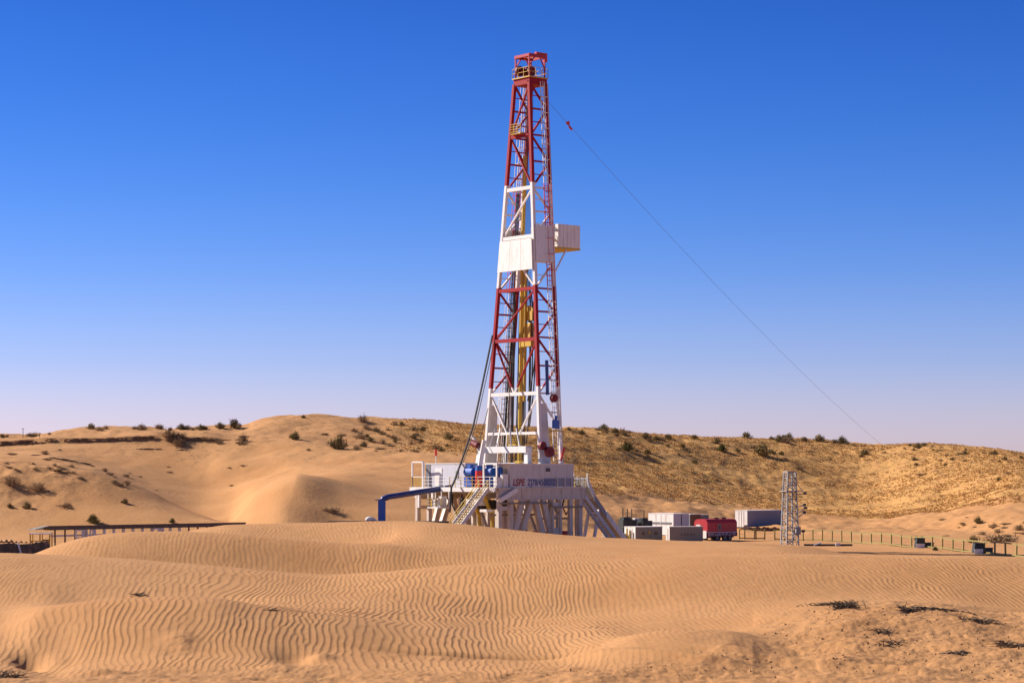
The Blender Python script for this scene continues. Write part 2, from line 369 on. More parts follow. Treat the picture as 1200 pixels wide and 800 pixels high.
# ------------------------------------------------------------------ terrain
uf = np.arange(-.2464, .24641, .0004); go = np.geomspace(.25, 1.0, 26)
U = np.concatenate([-go[::-1], uf, go]); PX = 600+F*U
Dn = np.concatenate([np.linspace(-40, 25, 30)[:-1], np.linspace(25, 33.5, 40)[:-1], np.arange(33.5, 56, .042), np.arange(56, 79, .06), np.linspace(79, 114, 70)])[:,None]
Zn = near_height(PX, Dn); Xn = U*np.maximum(Dn, 12); Yn = np.broadcast_to(Dn, Xn.shape)
T = ripple_tile()
lam = .120
wx = fbm(Xn, Yn*.35, 5, 3, 5)*.9+fbm(Xn, Yn*.6, .55, 2, 15)*.075; wy = fbm(Xn, Yn*.35, 6, 2, 6)*2.0
ang = .06
ta, tb = (Xn+wx+Yn*ang)/lam*7.2, (Yn*.62+wy)/lam*7.2
rr = tile_sample(T, ta, tb); rr = tile_sample(T, ta-.5*np.clip(rr, -1.6, 1.6), tb)
rm = rough_mask(PX, Dn)
amp = .0035*(1+.75*fbm(Xn, Yn*.4, .8, 2, 19))*np.clip(.82+1.4*fbm(Xn, Yn*.5, 5, 4, 9), .42, 1.08)*(1-.92*np.clip(rm, 0, 1))
amp = amp*(1-.75*np.exp(-((PX-345)/26)**2-((Dn-D_BLOW)/.8)**2))*(1-.8*np.exp(-((PX-182)/15)**2-((Dn-d_of(182,745))/.6)**2))
amp = amp*(1-.6*np.exp(-((Dn-53.8)/1.1)**2))*(1-.4*np.exp(-((Dn-64.5)/1.0)**2))*sstep(30, 33, Dn)*sstep(82, 78, Dn)*(1-.25*sstep(56, 66, Dn))
amp = amp*(1-.5*np.exp(-((Dn-43.2)/.35)**2)*sstep(330, 280, PX))
amp = amp*(1-.8*np.exp(-((PX-750)/95)**2-((Dn-39.2)/1.4)**2))
Zn = Zn+rr*amp+fbm(Xn, Yn*.7, .22, 3, 16)*.008*sstep(79, 76, Dn)
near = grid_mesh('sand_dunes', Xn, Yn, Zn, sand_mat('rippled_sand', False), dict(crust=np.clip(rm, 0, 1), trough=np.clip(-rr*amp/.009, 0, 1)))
near['kind'] = 'structure'
uf2 = np.arange(-.27, .2701, .0010); go2 = np.geomspace(.28, 3.0, 30)
U2 = np.concatenate([-go2[::-1], uf2, go2]); PX2 = 600+F*U2
Df = np.concatenate([np.linspace(-60, 120, 20)[:-1], np.linspace(120, 290, 60)[:-1], np.arange(290, 620, .8), np.geomspace(620, 9000, 50)])[:,None]
Zf = far_height(PX2, Df); Xf = U2*np.maximum(Df, 30); Yf = np.broadcast_to(Df, Xf.shape)
strawm = sstep(560, 680, PX2)*sstep(0, 25, Df-curve(CD, PX2)-8+fbm(Xf, Yf, 14, 3, 90)*30)
strawm = np.maximum(strawm, .85*sstep(410, 520, PX2+fbm(Xf, Yf, 10, 3, 93)*60)*sstep(70, 95, Df-curve(CD, PX2)))
scrubm = np.maximum(sstep(70, 110, Df-curve(CD, PX2)+fbm(Xf, Yf, 12, 3, 91)*40)*.75, 1.0*sstep(260, 120, PX2)*sstep(15, 40, Df-300)*sstep(365, 345, Df)*sstep(-.15, .1, fbm(Xf, Yf, 9, 4, 92)))
scrubm = np.maximum(scrubm, sstep(1000, 1100, PX2)*sstep(300, 330, Df)*.35)
farO = grid_mesh('desert_ground', Xf, Yf, Zf, sand_mat('desert_sand', True), dict(straw=strawm, scrub=scrubm))
farO['kind'] = 'structure'

# ------------------------------------------------------------------ drilling rig: shared site, x towards the pipe ramp, y away to the left
RIG = Vector((1.32, 271, 0)); RZ = R(40); RC, RS = math.cos(RZ), math.sin(RZ)
def rigw(x, y, z=0): return Vector((RIG.x+x*RC-y*RS, RIG.y+x*RS+y*RC, z))
def rig_thing(name, label, cat, x=0, y=0, z=0, group=None): return thing(name, label, cat, rigw(x,y,z), RZ, group)
FL = 7.35                                          # drill floor level
def railing(pts, h=1.15, step=1.3, r=.03, mid=2):
    m = MB()
    for a, b in zip(pts[:-1], pts[1:]):
        a = Vector(a); b = Vector(b); n = max(1, round((b-a).length/step))
        for k in range(n+1):
            p = a.lerp(b, k/n); m.beam(p, p+Vector((0,0,h)), .055)
        for q in range(mid+1):
            z = h*(q+1)/(mid+1); m.beam(a+Vector((0,0,z)), b+Vector((0,0,z)), .05)
    return m

# --- substructure
t = rig_thing('rig_substructure', 'raised grey steel substructure on straight and slanted legs carrying the drill floor', 'substructure')
deck = MB()
deck.box(-11, 2.4, -8.3, 7.5, FL-.12, FL); deck.box(2.4, 6.9, -3.6, 7.5, FL-.12, FL)
deck.build('drill_floor', M['subst'], t)
for nm, b in (('floor_girder', (-10.6,2.4,-8.2,-7.75,FL-1.35,FL-.125)), ('floor_girder', (-10.6,6.8,6.9,7.35,FL-1.35,FL-.125)),
              ('floor_girder', (-10.9,-10.62,-7.7,6.85,FL-.62,FL-.125)), ('floor_girder', (2.0,2.4,-7.7,6.85,FL-1.35,FL-.125)),
              ('floor_girder', (2.45,6.8,-3.5,-3.1,FL-1.2,FL-.125)), ('floor_girder', (6.5,6.85,-3.05,6.85,FL-1.1,FL-.125)),
              ('floor_girder', (-4.2,-3.8,-7.7,6.85,FL-1.3,FL-.125))):
    m = MB().box(*b)
    if b[1]-b[0] > 8:
        for k in range(9): x = b[0]+.4+k*(b[1]-b[0]-.8)/8; m.box(x-.06, x+.06, b[2]-.07, b[2], b[4]+.05, b[5]-.05)
        m.box(b[0], b[1], b[2]-.12, b[2]-.001, b[4]-.06, b[4]+.06); m.box(b[0], b[1], b[2]-.12, b[2]-.001, b[5]-.12, b[5])
    m.build(nm, M['subst'], t)
def leg(x0, z0, x1, z1, y, w=.55, mat='subst'):
    m = MB(); m.beam((x0,y,z0), (x1,y,z1), w, w*.8, up=(0,1,0)); m.box(x1-.55, x1+.55, y-.5, y+.5, z1-.15, z1+.1)
    return m.build('leg', M[mat], t)
zt = FL-1.4
for y in (-7.95, 7.1):
    for x0, x1 in ((-10.3,-10.3),(-8.6,-8.6),(-6.9,-8.7),(-5.5,-7.9),(-5.0,-3.2),(-3.8,-2.0),(.45,.45),(1.95,1.95)):
        leg(x0, zt, x1, 0, y, .5 if x0 == x1 else .62)
    c = MB()                                       # latticed column
    for x in (-2.5,-1.3):
        for q in (y-.3, y+.3): c.beam((x,q,0), (x,q,zt), .26)
    for k in range(4):
        z = .4+k*1.5; c.box(-2.3, -1.5, y-.35, y+.35, z, z+.75) if k in (1,3) else c.beam((-2.5,y,z), (-1.3,y,z+1.1), .16)
    c.build('lattice_column', M['subst'], t)
    m = MB(); m.box(-10.5, 2.2, y-.2, y+.2, .12, .55); m.build('base_beam', M['subst'], t)
    m = MB(); m.box(-10.1, -8.8, y-.18, y+.18, 4.75, 5.2); m.build('tie_beam', M['subst'], t)
for x0, y0 in ((-9.2,-2),(-7.6,2.4),(-3,-1),(-.4,3),(5.9,-3),(5.9,6.5),(-5.6,-4.5)): leg(x0, FL-1.2, x0, 0, y0, .45)
for x, y in ((-9,-5.5),(-3.4,-5),(1.2,-2)): 
    m = MB(); m.beam((x,y,.3), (x+1.6,y+5,5.7), .3); m.build('cross_brace', M['subst'], t)
for k, (x, y) in enumerate(((-1.2,-4.6),(1.7,-5.4))):
    m = MB(); m.box(x-1, x+1.4, y-1, y+1, .3, 1.5); m.box(x-.6, x+.8, y-.8, y+.8, 1.51, 2.2); m.tube([(x-1.2,y-1.02,1.1),(x+1.6,y-1.02,1.1)], .2)
    o = m.build('skid_box', M['bred'], t)
    tag(o, 'red steel box under the floor')
railing([(-11,-8.2,FL),(-11,-5.0,FL)], 1.2, 1.0).build('handrail', M['white'], t)
railing([(-11,-5.0,FL),(-11,.2,FL)], 1.2, 1.0).build('handrail', M['yellow'], t)
railing([(-11,.2,FL),(-11,5.2,FL)], 1.2, 1.0).build('handrail', M['white'], t)
railing([(2.4,-8.2,FL),(2.4,-3.6,FL),(6.8,-3.6,FL)], 1.2, .9).build('handrail', M['yellow'], t)
railing([(-11,7.4,FL),(6.8,7.4,FL),(6.8,-1,FL)], 1.2, 1.4).build('handrail', M['yellow'], t)
m = MB(); m.box(-11.25, -11.0, -8.3, 7.5, FL-.5, FL-.02)
m.build('toe_board', M['white'], t)
m = MB()                                           # hanging work platform under the back edge
m.box(-12.6, -11.3, -.2, 2.4, 4.9, 5.05)
for y in (-.2, 2.3):
    for x in (-12.5,-11.4): m.beam((x,y,5), (x,y,FL-.5), .1)
m.build('hanging_platform', M['white'], t)
railing([(-12.6,-.2,5.05),(-12.6,2.4,5.05),(-11.4,2.4,5.05)], 1.0, .8).build('platform_rail', M['yellow'], t)
m = MB(); m.box(-12.2,-11.5,.1,.9,5.06,6.3); m.cbox((-11.9,1.7,5.5), (.7,.7,.8)); m.build('control_box', M['white'], t)
for x, y in ((-11.1,3.2),(-11.1,5.8)):
    m = MB(); m.beam((x,y,FL-.5), (x,y,FL-2.4), .3); m.build('hanger_post', M['white'], t)
for y in (-3.0, -5.4):
    m = MB(); m.tube([(-10.4,y,FL-.8),(-9.9,y,5.3),(-9.2,y,4.2),(-9.1,y,1)], .22, 8); m.build('drain_pipe', M['yellow'], t)
m = MB(); m.cbox((-10.3,-3.9,5.6), (1.4,2.2,.7)); m.cbox((-10.6,-6.0,4.7), (.9,1.2,.3)); m.build('valve_platform', M['white'], t)
m = MB(); m.beam((-8.2,-8.6,FL-.25), (-10.7,-8.6,FL-1.45), .5, .3, up=(0,1,0)); m.build('knee_brace', M['white'], t)
for k, (x, y) in enumerate(((-10.5,-1.5),(-9.9,1.0),(-6.2,-7.2),(-1.5,-7.2),(3.5,-3.0))):
    m = MB(); m.tube([(x,y,FL-.8),(x-.25,y-.2,FL-2),(x+.5,y-.2,FL-3.3),(x+1.4,y,FL-2.2),(x+1.7,y,FL-1.2)], .09, 6); m.build('hose', M['black'], t)
for z, y in ((5.55,-8.45),(4.2,-6.5),(2.4,-4.0)):
    m = MB(); m.tube([(-10.4,y,z),(-3,y,z),(-2.6,y,z-.5),(2.0,y,z-.5)], .11, 7); m.build('pipe_run', M['tan'], t)
m = MB(); m.box(-8.4,-4.6,-2.5,1.5,FL-2.6,FL-1.5); m.build('rotary_box', M['dark'], t)
# rear open frame at the far corner of the floor
m = MB()
for x, y in ((-10.9,7.4),(-10.9,5.4),(-9.2,7.4)): m.beam((x,y,FL), (x,y,FL+2.95), .16)
m.beam((-10.9,7.4,FL+2.95), (-10.9,5.4,FL+2.95), .16); m.beam((-10.9,7.4,FL+2.95), (-9.2,7.4,FL+2.95), .16); m.beam((-10.9,7.4,FL+1.2), (-10.9,5.4,FL+1.2), .08)
m.build('corner_frame', M['white'], t)
railing([(-10.9,7.3,FL+.1),(-10.9,5.4,FL+.1)], 1.0, .5, mid=3).build('handrail', M['yellow'], t)

def stair(name, label, a, b, w, rail_mat='yellow', side=(0,1,0)):
    s = rig_thing(name, label, 'stairs')
    a = Vector(a); b = Vector(b); sd_ = Vector(side)
    for q in (-w/2, w/2):
        m = MB(); m.beam(a+sd_*q, b+sd_*q, .10, .42); m.build('stringer', M['grey'], s)
    n = int(abs(a.z-b.z)/.27); tr = MB()
    d = (b-a).normalized(); hx = Vector((d.x,d.y,0)).normalized()
    for k in range(1, n):
        p = a.lerp(b, k/n); u = sd_*(w/2-.07); q = hx*.14
        tr.prism([p-u-q, p-u+q, p+u+q, p+u-q], (0,0,-.02), (0,0,.05))
    tr.build('treads', M['white'], s)
    for q in (-w/2, w/2) if rail_mat else ():
        m = MB(); n2 = 6
        for k in range(n2+1): p = a.lerp(b, k/n2)+sd_*q; m.beam(p, p+Vector((0,0,1.0)), .06)
        for z in (.55, 1.0): m.beam(a+sd_*q+Vector((0,0,z)), b+sd_*q+Vector((0,0,z)), .07)
        m.build('handrail', M[rail_mat], s)
    return s
stair('steel_stair', 'steep steel stairs with yellow handrails going down left from the drill floor', (-11.3,-6.4,FL-.2), (-17.6,-6.4,.6), 1.6)
stair('steel_stair', 'steel stairs descending right under the drill floor, beside the pipe ramp', (2.9,-7.2,6.3), (8.6,-7.2,.3), 1.2, None)

# pipe ramp
t = rig_thing('pipe_ramp', 'steep steel ramp with white side plates at the right end of the rig', 'pipe ramp', 7, -2.3, 0)
prof = [(0.05,8.5),(.35,7.6),(1.2,6.2),(3.2,4.0),(7.0,.15)]
m = MB()
for (x0,z0),(x1,z1) in zip(prof[:-1], prof[1:]): m.prism([(x0,-1.2,z0),(x1,-1.2,z1),(x1,-1.2,z1-.22),(x0,-1.2,z0-.22)], (0,0,0), (0,2.4,0))
m.build('slide_plate', M['plinth'], t)
for y in (-1.22, 1.21):
    for a, b in ((0,2),(3,4)):
        m = MB()
        for (x0,z0),(x1,z1) in list(zip(prof[:-1], prof[1:]))[a:b]: m.prism([(x0,y,z0+.5),(x1,y,z1+.5),(x1,y,z1-.35),(x0,y,z0-.35)], (0,-.06,0), (0,.06,0))
        m.build('side_plate', M['white'], t)
    m = MB(); (x0,z0),(x1,z1) = prof[2:4]; m.prism([(x0,y,z0+.3),(x1,y,z1+.3),(x1,y,z1-.5),(x0,y,z0-.5)], (0,-.06,0), (0,.06,0)); m.build('side_beam', M['plinth'], t)
m = MB()
for z in (1.0,): m.beam((0,1.7,8.3+z), (6.4,1.7,.9+z), .09); m.beam((0,1.7,8.3+.5), (6.4,1.7,.4+.5), .07)
for k in range(8): x = k*6.4/7; m.beam((x,1.7,8.3-k*7.4/7), (x,1.7,9.3-k*7.4/7), .07)
m.build('handrail', M['yellow'], t)
m = MB(); m.beam((2.3,-.9,4.7), (1.2,-.9,0), .3); m.beam((2.3,.9,4.7), (1.2,.9,0), .3); m.beam((2.2,-.9,4.2), (2.2,.9,4.2), .2); m.build('support_frame', M['white'], t)

# --- mast
MZ = 7.2
t = rig_thing('drilling_mast', 'tall tapering lattice drilling mast painted in red and white bands, standing over the drill floor', 'drilling mast', 0, 0, MZ)
ztop = 55.1-MZ
def corner(bx, sy, z):                             # bx: 0 back / 1 front, sy: -1 near side / +1 far side; z above mast base
    q = max(0, min(1, z/ztop)); wy = 5.35+(1.38-5.35)*q; dx = 1.62+(1.27-1.62)*q; cx = -.15+1.25*q
    return Vector((cx+(dx if bx else -dx), sy*wy, z))
Z = lambda y: (8.4+(560-y)/F*271)-MZ
LV = [Z(508), Z(462), Z(399), Z(340), Z(279), Z(222), Z(160), Z(98)]
for bx in (0,1):
    for sy in (-1,1):
        m = MB(); w = .41
        for z0, z1 in zip([0]+LV[:-1], LV): m.beam(corner(bx,sy,z0), corner(bx,sy,z1), w, w*.9, up=(0,1,0))
        m.build('leg', M['mast'], t)
for i, z in enumerate(LV):
    m = MB(); m.beam(corner(0,-1,z)+Vector((-.02,.2,0)), corner(0,1,z)+Vector((-.02,-.2,0)), .28, .42 if i > 0 else .32); m.build('cross_beam', M['mast'], t)
def brace(a, b, w=.21):
    m = MB(); m.beam(a, b, w, w*.8); m.build('brace', M['mast'], t)
A = lambda i, s: corner(0, s, LV[i])+Vector((.06,0,.15 if 0 else 0))
mid = lambda i, f=.5: A(i,-1).lerp(A(i,1), f)
brace(A(1,1), mid(0,.62)); brace(A(1,-1), mid(0,.38))
brace(mid(1), A(2,-1)); brace(mid(1), A(2,1))
brace(A(2,1), A(3,-1)); brace(A(4,1), A(3,-1)); brace(A(4,1), A(5,-1)); brace(A(6,1), A(5,-1)); brace(A(6,1), A(7,-1))
for sy in (-1,1):                                  # side trusses
    zz = [Z(505)]+[Z(y) for y in (462,430,397,367,340,309,279,250,222,191,160,129,98)]
    for k, z in enumerate(zz):
        if k: 
            m = MB(); m.beam(corner(0,sy,z)+Vector((.2,0,0)), corner(1,sy,z)-Vector((.2,0,0)), .2); m.build('side_beam', M['mast'], t)
        if k < len(zz)-1:
            a, b = (0,1) if k % 2 else (1,0)
            m = MB(); m.beam(corner(a,sy,z), corner(b,sy,zz[k+1]), .2); m.beam(corner(b,sy,z).lerp(corner(b,sy,zz[k+1]),.5), corner(a,sy,z).lerp(corner(b,sy,zz[k+1]),.5), .1); m.beam(corner(a,sy,z).lerp(corner(a,sy,zz[k+1]),.5), corner(a,sy,z).lerp(corner(b,sy,zz[k+1]),.5), .1); m.build('side_brace', M['mast'], t)
    # deep lower column plates, white steel painted grey to stand for its shade
    m = MB(); c0, c1, c2, c3 = (Vector((-1.55,sy*5.2,0)), Vector((.1,sy*5.2,0)), corner(1,sy,Z(474))-Vector((1.9,0,0)), corner(0,sy,Z(474))+Vector((.2,0,0)))
    m.prism([c0,c1,c2,c3], (0,-.05,0), (0,.05,0)); m.build('column_plate', M['grey'], t)
    # ladder with rungs between the front legs and the middle
    m = MB(); f0 = .70
    def lp(z, f): return corner(0,sy,z).lerp(corner(1,sy,z), f)+Vector((0,sy*.12,0))
    z0, z1 = Z(540), Z(96)
    for f in (.62,.86): m.beam(lp(z0,f), lp(z1,f), .085)
    n = int((z1-z0)/.62)
    for k in range(n): z = z0+k*(z1-z0)/n; m.beam(lp(z,.62), lp(z,.86), .075)
    for k in range(0, n, 3): 
        z = z0+k*(z1-z0)/n; a, b = lp(z,.60), lp(z,.88); q = Vector((0,sy*.5,0)); m.beam(a, a+q, .05); m.beam(b, b+q, .05); m.beam(a+q, b+q, .05)
    for f in (.60,.88): m.beam(lp(z0+2,f)+Vector((0,sy*.5,0)), lp(z1,f)+Vector((0,sy*.5,0)), .045)
    m.build('ladder', M['mastladder'], t)
# windbreak sheets
def sheet(p00, p10, p11, p01, n, name, mat, o):
    m = MB(); d = Vector(o)
    for k in range(n):
        g0 = k/n+(.004 if k else 0); g1 = (k+1)/n-(.004 if k < n-1 else 0)
        m.prism([p00.lerp(p10,g0), p00.lerp(p10,g1), p01.lerp(p11,g1), p01.lerp(p11,g0)], d, d*1.5)
    m.build(name, M[mat], t)
cb = lambda y, s: corner(0, s, Z(y))
sheet(cb(318,1), cb(318,-1), cb(282,-1), cb(282,1), 3, 'windbreak_panel', 'white', (-.28,0,0))
cs = lambda y, b: corner(b, -1, Z(y))
sheet(cs(309,0), cs(309,1), cs(266,1), cs(266,0), 3, 'windbreak_panel', 'white', (0,-.26,0))
sheet(corner(0,1,Z(309)), corner(1,1,Z(309)), corner(1,1,Z(266)), corner(0,1,Z(266)), 3, 'windbreak_panel', 'white', (0,.26,0))
# inside: guide rail, standpipe, ropes, hoses
m = MB(); m.tube([(-.3,.35,1.5),(.15,.3,Z(300)),(.6,.3,Z(182))], .24, 10); m.build('guide_rail', M['yellow'], t)
m = MB(); m.tube([(-.3,-.55,Z(470)),(.1,-.4,Z(300))], .16, 8); m.build('standpipe', M['yellow'], t)
m = MB()
for k in range(8): y = -.9+.25*k; m.tube([(.25+.05*k,y*1.1,Z(400)),(1.0,y*.75,Z(92))], .028, 5)
m.build('drilling_line', M['dark'], t)
m = MB()
for k, (y0, yb, zb) in enumerate(((-.6,-.9,Z(520)),(-1.0,-1.5,Z(500)),(-1.4,-1.2,Z(470)),(1.8,2.6,Z(525)),(2.2,3.1,Z(530)))):
    pts = [Vector((.4,y0,Z(330+k*12))).lerp(Vector((-.3,yb,zb)), s/8)+Vector((0,-.9*math.sin(math.pi*s/8)*(1 if k < 3 else -.3),0)) for s in range(9)]
    m.tube(pts, .085, 6)
m.build('hose', M['black'], t)
m = MB()
for y in (3.0,3.35,3.7,4.0): m.tube([(-.2,y,2),(.6,y*.45,Z(225))], .05, 5)
m.tube([(.2,2.4,1.4),(.35,2.0,Z(340))], .17, 8)
m.build('pipe_bundle', M['dark'], t)
m = MB()                                           # stands of drill pipe racked in the mast
for i in range(5):
    for j in range(3): m.tube([(1.0+.24*j,1.6+.28*i,.6),(1.0+.12*j,.6+.22*i,Z(290))], .07, 5)
m.build('racked_drill_pipe', M['dark'], t)
# crown
c0 = ztop
m = MB(); m.box(-.25, 2.5, -1.45, 1.45, c0, c0+.75); m.build('crown_beam', M['mast'], t)
m = MB(); m.box(-.4, 2.6, -1.6, 1.6, c0+.76, c0+.9); m.build('crown_platform', M['yellow'], t)
railing([(-.36,-1.56,c0+.9),(-.36,1.56,c0+.9),(2.56,1.56,c0+.9),(2.56,-1.56,c0+.9),(-.36,-1.56,c0+.9)], 1.1, 1.0, mid=1).build('crown_rail', M['yellow'], t)
m = MB(); hz = Z(66)
for x in (-.1, 2.3):
    for y in (-1.25, 1.25): m.beam((x,y,c0+.9), (x,y,hz), .15)
for y in (-1.25,1.25): m.beam((-.2,y,hz), (2.4,y,hz), .26, .36)
for x in (-.1,1.1,2.3): m.beam((x,-1.3,hz), (x,1.3,hz), .24, .32)
m.beam((-.1,-1.25,hz), (1.1,1.25,hz), .14); m.beam((1.1,-1.25,hz), (-.1,1.25,hz), .14)
for y in (-1.25,1.25): m.beam((-.1,y,c0+2.2), (.8,y,hz), .12); m.beam((2.3,y,c0+2.0), (1.5,y,hz), .12)
m.build('crown_frame', M['red'], t)
for x, y, r_ in ((.1,.75,.62),(1.1,-.2,.62),(1.1,.25,.62),(1.1,.7,.62)):
    m = MB(); m.tube([(x,y-.12,c0+1.75),(x,y+.12,c0+1.75)], r_, 18); m.tube([(x,y-.2,c0+1.75),(x,y+.2,c0+1.75)], .16, 8); m.build('sheave', M['dred'], t, smooth=False)
m = MB(); m.tube([(1.0,-1.1,hz+.3),(2.7,-1.1,hz+.3)], .2, 8); m.cbox((2.5,-1.1,hz-.2), (.4,.4,.8)); m.build('crown_hoist', M['bred'], t)
# small yellow basket high in the red section
m = MB(); zb = Z(158); m.box(-1.0,.2,-.7,1.2,zb,zb+.1); m.build('basket_floor', M['yellow'], t)
railing([(-1,-.7,zb),(-1,1.2,zb),(.2,1.2,zb)], 1.2, .6, mid=3).build('basket_rail', M['yellow'], t)
# racking platform on the front side with its wind cabin
pz = Z(291)
rp_ = MB(); rp_.box(2.1, 6.9, -2.5, 2.5, pz, pz+.22); rpo = rp_.build('racking_platform', M['yellow'], t)
m = MB(); X0, X1, hh = 3.35, 6.85, 2.95
m.box(X0, X1, -2.5, -2.44, pz+.23, pz+hh); m.box(X1-.06, X1, -2.43, 2.43, pz+.23, pz+hh); m.box(X0, X1, 2.44, 2.5, pz+.23, pz+hh); m.box(X0, X0+.06, 1.2, 2.43, pz+.23, pz+hh); m.box(X0, X0+.06, -2.43, -1.0, pz+.23, pz+hh)
for k in range(6): x = X0+.3+k*.58; m.box(x-.03, x+.03, -2.54, -2.501, pz+.23, pz+hh)
m.build('wind_cabin', M['white'], rpo)
railing([(2.15,-2.45,pz+.22),(3.3,-2.45,pz+.22)], 1.2, .55, mid=3).build('platform_rail', M['white'], rpo)
railing([(2.15,2.45,pz+.22),(3.3,2.45,pz+.22)], 1.2, .55, mid=3).build('platform_rail', M['white'], rpo)
m = MB(); m.box(2.2,2.9,-2.3,-1.6,pz+.23,pz+1.9); m.build('gate_box', M['yellow'], rpo)
for y in (-2.2,2.2):
    m = MB(); m.beam((4.9,y,pz), (2.2,y*1.35,Z(323)), .14); m.build('support_strut', M['mast'], rpo)
# winches and cylinders on the near side
for x, y, z, r_, mt in ((-.35,-5.75,Z(468),.47,'dred'),(-1.4,-6.15,Z(530),.62,'dred'),(-2.1,-5.7,Z(523),.5,'dred')):
    m = MB(); m.tube([(x,y,z),(x,y-.45,z)], r_, 20); m.tube([(x,y-.46,z),(x,y-.55,z)], r_*.35, 10); m.build('winch_drum', M[mt], t)
m = MB(); m.tube([(-.5,-5.0,Z(464)),(-.45,-4.8,Z(424))], .2, 8); m.build('hydraulic_cylinder', M['navy'], t)
m = MB(); m.cbox((.0,-5.9,Z(498)), (.7,.5,1.0)); m.tube([(.0,-5.9,Z(498)+.5),(.1,-5.9,Z(488))], .15, 8); m.build('tank', M['blue'], t)
m = MB(); m.box(-.5,1.2,-6.3,-5.4,Z(506),Z(506)+.12); m.build('side_step', M['yellow'], t)
m = MB(); m.tube([(1.1,-5.55,Z(540)),(1.6,-5.6,Z(525))], .14, 8); m.build('red_bar', M['bred'], t)

# --- machines on the floor
t = rig_thing('raising_frame', 'white steel raising frame at the foot of the mast, with a long horizontal beam', 'frame', -4.2, 0, FL)
m = MB(); m.box(-.5,.5,-6.0,2.9,4.0,4.75); m.build('top_beam', M['white'], t)
m = MB(); m.box(-.3,.3,-5.4,2.1,2.55,2.85); m.build('lower_beam', M['white'], t)
for y, x1 in ((-5.8,0),(2.7,-.9)):
    m = MB(); m.beam((0,y,4.6), (x1,y,0), .62, up=(0,1,0)); m.build('leg', M['white'], t)
m = MB(); m.tube([(-.9,3.4,5.3),(-.9,2.2,4.9)], .38, 12); m.build('pulley', M['dred'], t)
m = MB(); m.beam((-.4,2.5,4.7),(-.5,3.9,6.0),.3); m.build('arm', M['white'], t)
m = MB(); m.cbox((-.3,-4.6,2.7), (.6,.8,.7)); m.build('motor', M['yellow'], t)
m = MB(); m.cbox((.0,-2.4,2.1), (1.2,2.6,.9)); m.build('brake', M['dred'], t)
m = MB()
for y in (-4,-2.4,.2,1.6): m.beam((.3,y,4.75), (.8,y*.7,6.9), .16)
m.build('prop', M['white'], t)
m = MB(); m.box(.8,1.0,-3.2,-1.2,4.9,5.05); m.build('catwalk', M['yellow'], t)
railing([(.8,-3.2,5.05),(.8,-1.2,5.05)], 1.1, .5, mid=3).build('catwalk_rail', M['yellow'], t)

t = rig_thing('drawworks', 'bright blue drawworks and motors behind the railing of the drill floor', 'drawworks', -8.2, -3.8, FL)
m = MB(); m.box(-.9,1.2,-3.0,1.0,.1,2.3); m.build('housing', M['blue'], t, bevel=.08)
m = MB(); m.box(-.96,-.905,-2.7,.7,.5,1.5); m.build('guard_grille', M['dark'], t)
for y in (1.9,-1.6):
    m = MB(); m.tube([(-1.4,y-.7,1.75),(-1.4,y+.7,1.75)], .5, 14); m.tube([(-1.4,y+.7,1.75),(-1.4,y+.9,1.75)], .3, 12); m.box(-1.65,-1.15,y-.3,y+.3,2.2,2.6); m.box(-1.8,-1.0,y-.7,y+.7,.1,1.2); m.build('motor', M['blue'], t)
m = MB(); m.box(-1.2,.4,1.1,2.9,.1,1.3); m.build('gearbox', M['dark'], t)
t = rig_thing('red_cylinder', 'upright bright red cylinder with a blue cap at the back railing of the drill floor', 'cylinder', -10.4, -4.5, FL)
m = MB(); m.tube([(0,0,0),(0,0,1.9)], .46, 16); m.build('body', M['bred'], t, smooth=False)
m = MB(); m.tube([(0,0,1.9),(0,0,2.45)], [.48,.40], 16); m.build('cap', M['blue'], t)
m = MB(); m.tube([(.1,0,2.45),(.3,.0,3.6),(.6,-.2,5.4)], .27, 10); m.build('pipe', M['white'], t)

# doghouse
t = rig_thing('driller_cabin', 'long pale grey cabin with red and blue lettering on the near drill floor edge', 'cabin', -8.8, -8.15, FL)
m = MB(); LN, DP, HT = 9.6, 2.5, 2.62
m.box(0, LN, 0, DP, .02, HT)
for k in range(33): x = .15+k*(LN-.3)/32; m.box(x-.035, x+.035, -.025, -.001, .1, HT-.08)
m.build('walls', M['grey'], t)
m = MB(); m.box(-.08, LN+.08, -.09, DP+.08, HT+.002, HT+.10); m.build('roof', M['white'], t)
m = MB(); m.box(5.15, 6.0, -.08, -.027, 1.72, 2.3); m.build('window_frame', M['white'], t)
m = MB(); m.box(5.22, 5.93, -.09, -.081, 1.79, 2.23); m.build('window_pane', M['dark'], t)
m = MB(); m.box(5.0, LN-.05, -.034, -.026, .12, 1.06); m.build('lower_panel', M['plinth'], t)
m = MB()
for x in (7.0, 8.15, 9.2): m.beam((x,-.12,.05), (x,-.12,1.15), .07)
m.build('panel_post', M['white'], t)
def text(s, size, mat, parent, loc, name='lettering', sx=1, shear=0, rot=(R(90),0,0), thick=.012):
    cu = bpy.data.curves.new(name, 'FONT'); cu.body = s; cu.size = size; cu.extrude = thick; cu.shear = shear; cu.offset = .022; cu.space_character = 1.12
    ob = bpy.data.objects.new(name, cu); COL.objects.link(ob)
    me = bpy.data.meshes.new_from_object(ob.evaluated_get(bpy.context.evaluated_depsgraph_get()))
    bpy.data.objects.remove(ob); me.materials.clear(); me.materials.append(mat)
    o = bpy.data.objects.new(name, me); COL.objects.link(o); o.parent = parent; o.location = loc; o.rotation_euler = rot; o.scale = (sx,1,1)
    return o
text('LSPE', 1.10, M['logored'], t, (.32,-.045,.2), 'lettering', .74, .18)
text('ZJ70/4500DZ', 1.02, M['logoblue'], t, (2.55,-.045,.22), 'lettering', .66, .0)
m = MB()                                           # open porch at the cabin's back end
for x, y in ((-1.95,.05),(-1.95,DP-.1)): m.beam((x,y,0), (x,y,HT), .18)
